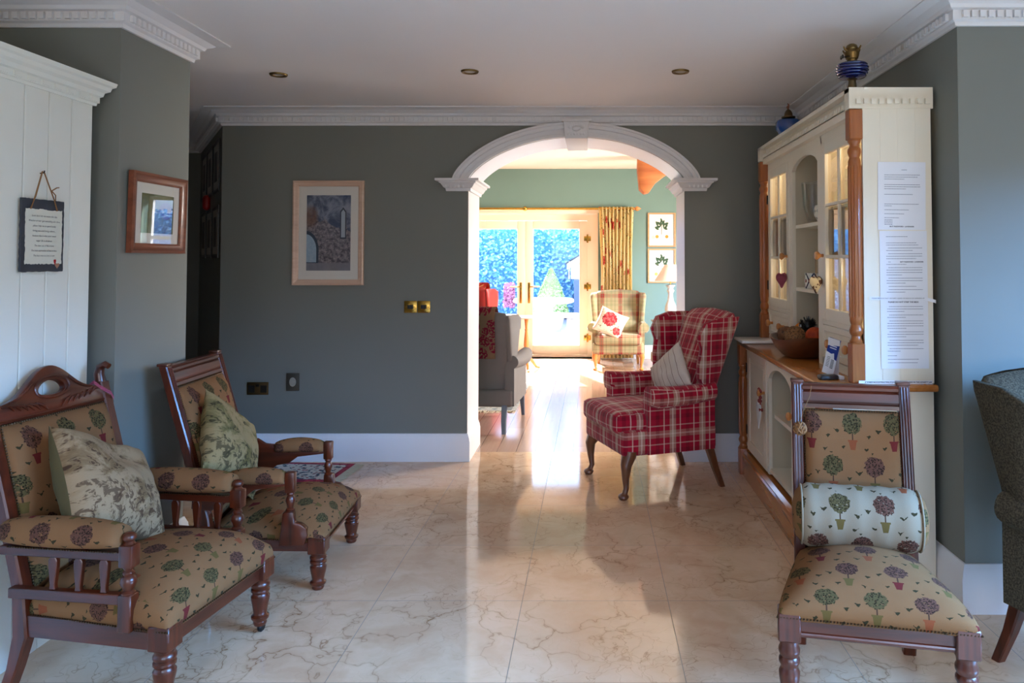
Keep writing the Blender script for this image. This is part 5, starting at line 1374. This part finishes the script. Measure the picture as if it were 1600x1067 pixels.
gw = Mat('grey_green_wool', srgb(88, 84, 66), 0.95, spec=0.1); tcd = gw.new('ShaderNodeTexCoord'); e = gw.noise(tcd.outputs['Object'], 160, 3); gw.color(gw.mix(e.ss(.35, .65), srgb(54, 49, 40), srgb(86, 77, 62))); gw.bump(e, 0.4, 0.002)
wing_chair('grey-green wool wing chair at the right edge, its back to the recess wall', (1.79, 2.46, 0), math.radians(20), gw.m, M['mahogany'], W=0.76, D=0.52, H=0.98, rake=0.38, seat_z=0.46, arm_z=0.62, base_z=0.24, cabriole=False)
o = cushion_thing('scatter_cushion', 'bright green cushion in the grey-green chair at the right edge', (1.76, 2.40, 0.60), (math.radians(-16), 0, math.radians(20)), 0.36, 0.36, 0.13, wobble('lime_green_cloth', srgb(96, 106, 50), 0.9, 0.15, 40), None, 0, 9)

# small fringed rug by the back wall
rg = thing('rug', 'small red and cream floral rug with knotted fringe by the skirting behind the low armchair', 'rug', (-2.03, 5.0, 0.001), math.radians(-4))
m = Mat('red_floral_rug', rough=0.95); u, v, _ = m.coords('Object')[0:3]; vv = m.vec(u, v, 0.0)
a = m.voro(vv, 26); b = m.noise(vv, 22, 3); bord = (u.ab() > 0.355).mx(v.ab() > 0.17)
c = m.mix(a.ss(0.25, 0.3), srgb(120, 30, 46), srgb(214, 204, 190)); c = m.mix(b > 0.56, c, srgb(74, 88, 98)); c = m.mix(bord, c, m.mix(b > 0.5, srgb(140, 28, 52), srgb(170, 50, 70))); m.color(c)
obj('pile', B(-0.40, 0.40, -0.21, 0.21, 0, 0.008, 0.002, 1), m.m, rg)
random.seed(4); bm = bmesh.new()
for k in range(46):
    y = -0.205 + 0.41 * k / 45; tube(bm, [(0.398, y, 0.006), (0.425, y + random.uniform(-.006, .006), 0.004), (0.46, y + random.uniform(-.014, .014), 0.003)], [0.004, 0.003, 0.002], 5)
fr = obj('fringe', bm, wobble('cream_fringe', srgb(190, 174, 146), 0.9), rg); fr['kind'] = 'stuff'
# ---------------------------------------------------------------- the lounge beyond the arch
# curtain pole, curtain
cpole = thing('curtain_pole', 'brass curtain pole with ball bracket over the garden doors', 'curtain pole', (-0.9, 10.60, 2.135))
obj('pole', tube(bmesh.new(), [(-1.6, 0, 0), (1.50, 0, 0)], 0.017, 14), M['brass'], cpole)
bm = lathe(bmesh.new(), [(0, 0), (0.022, 0), (0.022, 0.01), (0.012, 0.016), (0.03, 0.03), (0.036, 0.05), (0.026, 0.075), (0.01, 0.095), (0, 0.11)], 18, T(1.49, 0, 0) @ RY(PI / 2)); obj('finial', bm, M['honey'], cpole)
for xx in (-0.05, -1.5, 1.42):
    bm = ball(bmesh.new(), 0.034 if xx < 1 else 0.02, (xx, 0, 0), 3); tube(bm, [(xx, 0, 0), (xx, 0.145, 0)], 0.012)
    obj('bracket', bm, M['brass'], cpole)
ct = thing('curtain', 'cream and gold curtain with red flowers hanging gathered right of the garden doors', 'curtain', (0.345, 10.60, 0))
m = Mat('floral_curtain_cloth', rough=0.9, spec=0.1); u, v, _ = m.coords('UV'); vv = m.vec(u, v, 0.0)
wn = m.noise(vv, 5, 3); a = m.voro(m.vec(u, v * 0.8, 0.0), 5.2); b = m.noise(vv, 34, 2)
c = m.mix(wn, srgb(244, 216, 150), srgb(252, 236, 190)); stem = ((m.noise(vv, 4.0, 1, 0.5, 1.5) - 0.5).ab() < 0.0045)
c = m.mix(stem, c, srgb(150, 128, 76)); lf = m.voro(vv, 17); c = m.mix((lf < 0.17) * (b > 0.5), c, srgb(142, 140, 84)); c = m.mix(a < 0.27 + (b - .5) * .15, c, m.mix(b > 0.5, srgb(176, 44, 36), srgb(216, 108, 84))); m.color(c)
m.p.inputs['Transmission Weight'].default_value = 0.0
nx, nz = 120, 16; t = bmesh.new(); g = []; uvm = {}
for j in range(nz + 1):
    z = 0.03 + (2.16 - 0.03) * j / nz; row = []
    for i in range(nx + 1):
        f = i / nx; w = 0.235 * (1 - 0.07 * math.sin(PI * j / nz)); ph = f * 9 * 2 * PI + 0.5 * math.sin(j * .3 + f * 9)
        amp = 0.05 * (0.8 + 0.2 * math.sin(f * 23))
        v_ = t.verts.new((-w + 2 * w * f + 0.016 * math.sin(ph * 2), amp * math.sin(ph), z)); row.append(v_); uvm[v_] = (f * 1.5, z)
    g.append(row)
lay = t.loops.layers.uv.verify()
for j in range(nz):
    for i in range(nx):
        fc = t.faces.new((g[j][i], g[j][i + 1], g[j + 1][i + 1], g[j + 1][i]))
        for l in fc.loops: l[lay].uv = uvm[l.vert]
bmesh.ops.solidify(t, geom=t.faces[:], thickness=0.004)
obj('drape', t, m.m, ct, sharp=90)
# botanical prints
def botanical(name, fruit):
    m = Mat(name, rough=0.8); u, v, _ = m.coords('UV'); b = m.noise(m.vec(u, v, 0.0), 30, 2); c = m.mix(b, srgb(250, 244, 234), srgb(246, 238, 226))
    leaf = None
    for k in range(11):
        a = PI * (0.02 + 0.96 * k / 10); r = 0.17 + 0.05 * (k % 3); cx, cy = 0.5 + r * 0.95 * math.cos(a), 0.56 + r * 1.0 * math.sin(a) - 0.02
        ca, sa = math.cos(a + (0.5 if k % 2 else -0.4)), math.sin(a + (0.5 if k % 2 else -0.4))
        dx, dy = u - cx, v - cy; p = dx * ca + dy * sa; q = dy * ca - dx * sa
        e = (p * 10.5).sq() + (q * 24.0).sq()
        mk = e < 1.0; leaf = mk if leaf is None else leaf.mx(mk)
    c = m.mix(leaf, c, m.mix(b > 0.5, srgb(30, 60, 36), srgb(78, 104, 66))); c = m.mix(((u - 0.5).ab() < 0.012) * (v > 0.34) * (v < 0.7), c, srgb(90, 80, 50))
    for fx, fy, col in fruit: c = m.mix(((u - fx).sq() + ((v - fy) * 1.25).sq()) < 0.0052, c, col)
    m.color(c); return m.m
m1 = botanical('orange_branch_print', [(0.3, 0.27, srgb(222, 160, 60)), (0.72, 0.27, srgb(226, 150, 50)), (0.14, 0.25, srgb(216, 206, 190))]); m2 = botanical('lemon_branch_print', [(0.26, 0.22, srgb(220, 190, 90)), (0.6, 0.2, srgb(214, 170, 80))])
M['oakframe'] = wood('light_oak_frame', srgb(170, 128, 84), srgb(206, 168, 120), 0.45, 'X', 0.8, 0.1)
frame('botanical_print', 'upper of the two oak framed fruit branch prints on the green wall beyond the arch', 'picture', (1.0, 10.748, 1.84), 0, 0.40, 0.49, 0.022, M['oakframe'], m1, (0.012, 0.012), mount=M['paper'], grp='fruit branch prints', stepped=False)
frame('botanical_print', 'lower of the two oak framed fruit branch prints, partly behind the lamp shade', 'picture', (1.0, 10.748, 1.325), 0, 0.40, 0.49, 0.022, M['oakframe'], m2, (0.012, 0.012), mount=M['paper'], grp='fruit branch prints', stepped=False)
# side table and lamp
st = thing('side_table', 'small honey wood side table under the white lamp beyond the arch', 'table', (1.06, 9.95, 0))
obj('table_top', box(bmesh.new(), -0.26, 0.26, -0.22, 0.22, 0.585, 0.605, 0.005), M['honey'], st)
for sx in (-1, 1):
    for sy in (-1, 1): obj('leg', box(bmesh.new(), sx * 0.21 - 0.024, sx * 0.21 + 0.024, sy * 0.17 - 0.024, sy * 0.17 + 0.024, 0, 0.585, 0.004), M['honey'], st)
bm = B(-0.21, 0.21, -0.18, -0.165, 0.50, 0.585); box(bm, -0.21, 0.21, 0.165, 0.18, 0.50, 0.585); box(bm, -0.22, -0.205, -0.17, 0.17, 0.50, 0.585); box(bm, 0.205, 0.22, -0.17, 0.17, 0.50, 0.585)
obj('apron', bm, M['honey'], st); obj('lower_shelf', B(-0.21, 0.21, -0.17, 0.17, 0.30, 0.315), M['honey'], st)
lp = thing('table_lamp', 'white baluster table lamp with cream coolie shade in front of the lower fruit print', 'lamp', (1.04, 9.95, 0.605))
obj('base', lathe(bmesh.new(), [(0, 0), (0.085, 0), (0.085, 0.02), (0.05, 0.035), (0.04, 0.06), (0.055, 0.09), (0.078, 0.14), (0.07, 0.2), (0.04, 0.27), (0.03, 0.36), (0.045, 0.385), (0.05, 0.40), (0.035, 0.42), (0.04, 0.44), (0.06, 0.46), (0.06, 0.47), (0.02, 0.48), (0, 0.48)], 28), M['white'], lp)
obj('stem', lathe(bmesh.new(), [(0, 0.48), (0.008, 0.48), (0.008, 0.54), (0, 0.54)], 12), M['brass'], lp)
obj('lamp_shade', lathe(bmesh.new(), [(0.215, 0.525), (0.075, 0.74), (0.072, 0.74), (0.21, 0.525)], 40), wobble('cream_pleated_shade', srgb(238, 218, 196), 0.8), lp)
# chairs
wing_chair('sage and rose plaid wing chair beside the floral curtain facing the arch', (0.345, 9.86, 0), math.radians(-2), M['plaid_sage'], M['honey'], W=0.76, D=0.62, H=0.98, seat_z=0.45, arm_z=0.60, base_z=0.20)
m = Mat('rose_print_linen', srgb(226, 210, 188), 0.9); u, v, _ = m.coords('UV'); vv = m.vec(u, v, 0.0); b = m.noise(vv, 26, 3, 0.6); 
d1 = ((u + 0.03).sq() + (v - 0.03).sq()).sqrt() + (b - .5) * .07; d2 = ((u - 0.11).sq() + (v + 0.08).sq()).sqrt() + (b - .5) * .05
c = m.mix((d1 < 0.095).mx(d2 < 0.05), srgb(228, 212, 192), m.mix(b > 0.5, srgb(150, 24, 36), srgb(206, 84, 84))); c = m.mix((b > 0.60) * (d1 < 0.17) * (d1 > 0.09), c, srgb(120, 110, 70)); m.color(c)
cushion_thing('scatter_cushion', 'cream cushion with a red rose print in the sage plaid wing chair', (0.24, 9.62, 0.60), (math.radians(-22), math.radians(24), math.radians(-6)), 0.38, 0.34, 0.13, m.m, None, 0, 12)
vel = wobble('pale_taupe_velvet', srgb(176, 160, 134), 0.8, 0.08, 12)
wing_chair('pale taupe velvet armchair mostly hidden behind the red plaid wing chair', (1.02, 7.85, 0), math.radians(-75), vel, M['honey'], W=0.74, D=0.68, H=0.86, seat_z=0.44, arm_z=0.60, base_z=0.14, cabriole=False)
gv = wobble('mushroom_grey_velvet', srgb(108, 101, 98), 0.75, 0.06, 12)
wing_chair('mushroom grey high-backed armchair seen from behind at the left jamb of the arch', (-0.97, 6.55, 0), PI - math.radians(4), gv, wobble('grey_washed_wood', srgb(96, 104, 120), 0.4), W=0.80, D=0.74, H=0.965, seat_z=0.44, arm_z=0.62, base_z=0.20, cabriole=False, wing_top=0.95)
th = thing('throw', 'taupe and burgundy paisley throw hanging over the back of the grey armchair', 'throw', (-0.97, 6.55, 0), PI - math.radians(4))
m = Mat('burgundy_paisley', rough=0.95, spec=0.1); u, v, _ = m.coords('UV'); vv = m.vec(u, v, 0.0); a = m.voro(vv, 9.0); b = m.noise(vv, 60, 2)
c = m.mix((a < 0.5) * (b > 0.47), srgb(150, 118, 96), srgb(142, 34, 62)); c = m.mix((a < 0.16) * (b < .52), c, srgb(176, 150, 128)); m.color(c)
secs = []
for x in (-0.13, 0.14):
    secs.append([])
t = bmesh.new(); pf = [(0.10 - 0.10, 0.70), (0.26, 0.80), (0.33, 1.0), (0.36, 1.055), (0.42, 1.065), (0.505, 1.02), (0.50, 0.9), (0.49, 0.66)]
pf = [(0.24, 0.72), (0.315, 0.96), (0.34, 1.05), (0.38, 1.078), (0.455, 1.06), (0.49, 1.0), (0.472, 0.86), (0.455, 0.70), (0.452, 0.66)]
g = [[t.verts.new((x, y + 0.006 * math.sin(i * 1.3), z - 0.055)) for y, z in pf] for i, x in enumerate([-0.22 + 0.035 * q for q in range(11)])]
for a_, b_ in zip(g, g[1:]):
    for i in range(len(pf) - 1): t.faces.new((a_[i], a_[i + 1], b_[i + 1], b_[i]))
bmesh.ops.solidify(t, geom=t.faces[:], thickness=0.008)
obj('cloth', t, m.m, th, uv=lambda p, n: (p.x, p.z + p.y * .5), sharp=80)
rl = wobble('red_leather', srgb(176, 44, 40), 0.4, 0.1, 10)
wing_chair('red leather armchair behind the grey armchair, draped with a red floral throw', (-1.42, 8.95, 0.011), PI - 0.15, rl, M['walnut'], W=0.78, D=0.78, H=1.08, seat_z=0.46, arm_z=0.62, base_z=0.18, cabriole=False)
m = Mat('red_floral_throw', rough=0.9); tcd = m.new('ShaderNodeTexCoord'); b = m.noise(tcd.outputs['Object'], 11, 3, 0.6, 0.6); m.color(m.mix(b.ss(.55, .6), srgb(196, 44, 40), srgb(224, 176, 120)))
t = bmesh.new(); pf = [(-0.02, 0.66), (0.13, 0.8), (0.22, 1.0), (0.28, 1.115), (0.36, 1.14), (0.45, 1.08), (0.46, 0.95), (0.45, 0.7)]
g = [[t.verts.new((x, y + 0.008 * math.sin(i * 1.1 + j), z)) for j, (y, z) in enumerate(pf)] for i, x in enumerate([-0.29 + 0.04 * q for q in range(12)])]
for a_, b_ in zip(g, g[1:]):
    for i in range(len(pf) - 1): t.faces.new((a_[i], a_[i + 1], b_[i + 1], b_[i]))
bmesh.ops.solidify(t, geom=t.faces[:], thickness=0.01)
o = thing('throw', 'red floral throw over the back of the red leather armchair', 'throw', (-1.42, 8.95, 0.011), PI - 0.15); obj('cloth', t, m.m, o, sharp=80)
# pedestal table
pt_ = thing('tripod_table', 'round-topped honey wood tripod table in front of the garden doors', 'table', (-0.84, 9.62, 0))
obj('table_top', lathe(bmesh.new(), [(0, 0.665), (0.205, 0.665), (0.215, 0.672), (0.215, 0.68), (0.2, 0.686), (0, 0.684)], 40), wobble('pale_polished_top', srgb(196, 170, 150), 0.2), pt_)
obj('pillar', lathe(bmesh.new(), [(0, 0.14), (0.03, 0.14), (0.034, 0.17), (0.02, 0.19), (0.026, 0.2), (0.018, 0.22), (0.034, 0.32), (0.03, 0.4), (0.018, 0.5), (0.024, 0.52), (0.016, 0.53), (0.022, 0.6), (0.03, 0.665), (0, 0.665)], 20), M['honey'], pt_)
for k in range(3):
    a = 2 * PI * k / 3 - 1.35
    bm = tube(bmesh.new(), [(0.01, 0, 0.16), (0.06, 0, 0.15), (0.11, 0, 0.09), (0.16, 0, 0.03), (0.215, 0, 0.014)], [0.022, 0.021, 0.018, 0.016, 0.013], 10)
    obj('leg', bm, M['honey'], pt_, mtx=RZ(a))
# large pale rug
rg2 = thing('rug', 'large pale grey-blue patterned rug under the armchairs beyond the arch', 'rug', (-1.85, 8.12, 0.0))
m = Mat('faded_grey_rug', rough=0.95); x, y, z = m.coords('Object'); vv = m.vec(x, y, 0.0); a = m.voro(vv, 9); b = m.noise(vv, 30, 3)
c = m.mix(a.ss(.2, .35), srgb(110, 128, 138), srgb(178, 184, 186)); c = m.mix(b > .58, c, srgb(140, 128, 120)); bd = (x.ab() > 1.02) * (x.ab() < 1.10); c = m.mix(bd, c, srgb(120, 128, 134)); m.color(c)
obj('pile', B(-1.14, 1.14, -1.12, 1.2, 0, 0.01, 0.003, 1), m.m, rg2)
random.seed(6); bm = bmesh.new()
for k in range(150):
    x = -1.13 + 2.26 * k / 149; tube(bm, [(x, -1.118, 0.006), (x + random.uniform(-.01, .01), -1.15, 0.004), (x + random.uniform(-.02, .02), -1.20, 0.003)], [0.005, 0.004, 0.002], 4)
fr = obj('fringe', bm, wobble('cream_rug_fringe', srgb(206, 192, 168), 0.9), rg2); fr['kind'] = 'stuff'

# ---------------------------------------------------------------- garden
struct('ground_patio', B(-9, 9, 11.02, 24, -0.08, -0.02), wobble('sunlit_paving', srgb(156, 150, 154), 0.85, 0.12, 1.2))
gt = thing('garden_table', 'round white stone garden table outside the doors', 'table', (-0.83, 12.9, -0.02))
obj('table_top', lathe(bmesh.new(), [(0, 0.69), (0.48, 0.69), (0.52, 0.71), (0.52, 0.75), (0.5, 0.765), (0, 0.77)], 44), M['stone'], gt)
obj('pedestal', lathe(bmesh.new(), [(0, 0), (0.22, 0), (0.22, 0.06), (0.16, 0.12), (0.145, 0.4), (0.17, 0.62), (0.24, 0.69), (0, 0.69)], 28), M['stone'], gt)
def bench(label, a0):
    b_ = thing('garden_bench', label, 'bench', (-0.83, 12.9, -0.02), a0)
    secs = []
    for k in range(13):
        a = -0.55 + 1.1 * k / 12; secs.append([(r * math.cos(a), r * math.sin(a), z) for r, z in ((0.78, 0.38), (1.14, 0.38), (1.15, 0.42), (1.14, 0.45), (0.78, 0.45), (0.77, 0.42))])
    obj('seat', loft(bmesh.new(), secs), M['stone'], b_)
    for s in (-1, 1): obj('support', box(bmesh.new(), -0.13, 0.13, -0.07, 0.07, 0, 0.38, 0.02, mtx=RZ(s * 0.36) @ T(0.96, 0, 0)), M['stone'], b_)
bench('curved white stone bench right of the garden table', math.radians(-20)); bench('curved white stone bench left of the garden table', math.radians(195)); bench('curved white stone bench beyond the garden table', math.radians(80))

def leaves(mat_name, c1, c2):
    m = Mat(mat_name, c1, 0.6, spec=0.3); g_ = m.new('ShaderNodeNewGeometry'); n = E(m.nt, g_.outputs['Random Per Island'])
    m.color(m.mix(n, c1, c2)); m.p.inputs['Subsurface Weight'].default_value = 0.0; return m.m
def foliage(n, fn, size, seed):
    random.seed(seed); t = bmesh.new()
    for k in range(n):
        p, d = fn(); s = size * random.uniform(0.6, 1.3)
        a = Vector((random.gauss(0, 1), random.gauss(0, 1), random.gauss(0, 0.6))).normalized(); b = a.cross(d + Vector((0.01, 0.3, 0.2))).normalized()
        q = [p - a * s * 0.5, p + b * s * 0.28, p + a * s * 0.5, p - b * s * 0.28]
        t.faces.new([t.verts.new(v) for v in q])
    return t
blue_leaf = leaves('hazy_blue_needles', srgb(96, 166, 214), srgb(170, 216, 238)); green_leaf = leaves('hazy_hedge_leaves', srgb(80, 150, 202), srgb(160, 206, 228))  # blue foliage, with outdoor haze put into the pale leaf colours
bark = wood('grey_brown_bark', srgb(90, 76, 74), srgb(140, 122, 112), 0.9, 'Z', 0.3, 0.0)
def tree(label, x, y, h, r, seed, mat):
    t_ = thing('tree', label, 'tree', (x, y, -0.05), group='trees behind the garden')
    def fn():
        z = random.uniform(0.06, 1) ** 0.9; a = random.uniform(0, 2 * PI); tier = 0.75 + 0.25 * math.cos(z * 40); rr = r * (1.12 - z) * tier * random.uniform(0.55, 1) ** 0.5
        p = Vector((rr * math.cos(a), rr * math.sin(a), z * h)); return p, Vector((math.cos(a), math.sin(a), 0.2))
    f_ = obj('crown', foliage(12000, fn, 0.11, seed), mat, t_, sharp=180)
    obj('trunk', tube(bmesh.new(), [(0, 0, 0), (0.05, 0, h * .4), (0, 0, h * .9)], [0.12, 0.09, 0.02], 10), bark, t_)
for k, (x, y, h, r) in enumerate(((-5.0, 21.0, 3.8, 1.5), (-3.0, 21.4, 4.0, 1.4), (-1.0, 21.8, 4.0, 1.4), (1.0, 21.2, 3.8, 1.4), (3.2, 21.6, 3.9, 1.5), (5.4, 21.5, 4.0, 1.5))):
    tree('tall blue-green conifer, %s in the row behind the garden' % ('leftmost', 'second from left', 'third from left', 'third from right', 'second from right', 'rightmost')[k], x, y, h, r, 20 + k, blue_leaf)
def hf():
    p = Vector((random.uniform(-7, 7), random.uniform(-0.5, 0.35), random.uniform(0.05, 2.3))); p.y = -0.5 + 0.12 * math.sin(p.x * 2.3 + p.z * 3) + random.uniform(0, 0.25); return p, Vector((0, -1, 0))
hd = thing('hedge', 'low blue-green hedge running along the far side of the garden', 'hedge', (0, 18.6, 0))
bm = foliage(16000, hf, 0.10, 50); obj('leaves', bm, green_leaf, hd, sharp=180)['kind'] = 'stuff'
bm = bmesh.new(); box(bm, -7, 7, -0.2, 0.5, 0, 2.2); obj('inner_growth', bm, wobble('deep_hedge', srgb(84, 148, 200), 0.9, 0.3, 2), hd)
tp = thing('topiary', 'pale green clipped cone in a pot behind the garden table', 'topiary', (-0.83, 15.2, -0.02))
def cf():
    z = random.uniform(0, 1); a = random.uniform(0, 2 * PI); rr = 0.33 * (1 - z ** 1.4) + 0.015; return Vector((rr * math.cos(a), rr * math.sin(a), 0.34 + z * 0.92)), Vector((math.cos(a), math.sin(a), 0.3))
obj('cone', foliage(5000, cf, 0.055, 60), leaves('box_leaves', srgb(124, 160, 112), srgb(184, 206, 150)), tp, sharp=180)
obj('inner_growth', lathe(bmesh.new(), [(0, 0.34), (0.31, 0.36), (0.26, 0.7), (0.12, 1.08), (0, 1.22)], 20), wobble('box_core', srgb(120, 150, 96), 0.9, .2, 10), tp)
obj('pot', lathe(bmesh.new(), [(0, 0), (0.2, 0), (0.28, 0.3), (0.30, 0.34), (0, 0.34)], 28), M['stone'], tp)
ps = thing('pink_shrub_form', 'unidentified pink shape built as a shrub in the garden left of the table', 'shrub', (-1.72, 15.6, -0.02))  # shrub form given to a pink shape of unknown kind
def pf_():
    a = random.uniform(0, 2 * PI); z = random.uniform(0.45, 0.95); rr = 0.11 * random.uniform(0.7, 1); return Vector((rr * math.cos(a), rr * math.sin(a), z)), Vector((math.cos(a), math.sin(a), 0.3))
obj('blossom', foliage(900, pf_, 0.07, 61), leaves('pink_petals', srgb(170, 110, 150), srgb(196, 140, 176)), ps, sharp=180)
obj('pot', lathe(bmesh.new(), [(0, 0), (0.13, 0), (0.17, 0.3), (0, 0.3)], 24), M['stone'], ps)
sh = thing('garden_shed', 'blue-grey garden shed with white bargeboards at the right of the garden', 'shed', (0.9, 16.6, -0.02))
bm = prism(bmesh.new(), [(-1.3, 0), (-1.3, 1.35), (0, 2.15), (1.3, 1.35), (1.3, 0)], 0, 1.3); obj('walls', bm, wobble('blue_grey_boards', srgb(86, 100, 132), 0.8, 0.1, 4), sh)
bm = bmesh.new()
for s in (-1, 1): prism(bm, [(s * 1.45, 1.22), (s * 1.45, 1.38), (0, 2.30), (0, 2.12)], -0.12, -0.02)
obj('bargeboard', bm, M['trim'], sh)
bm = bmesh.new()
for s in (-1, 1): prism(bm, [(s * 1.48, 1.33), (s * 1.48, 1.37), (0, 2.27), (0, 2.23)], -0.14, 1.4)
obj('roof', bm, M['slate'], sh)
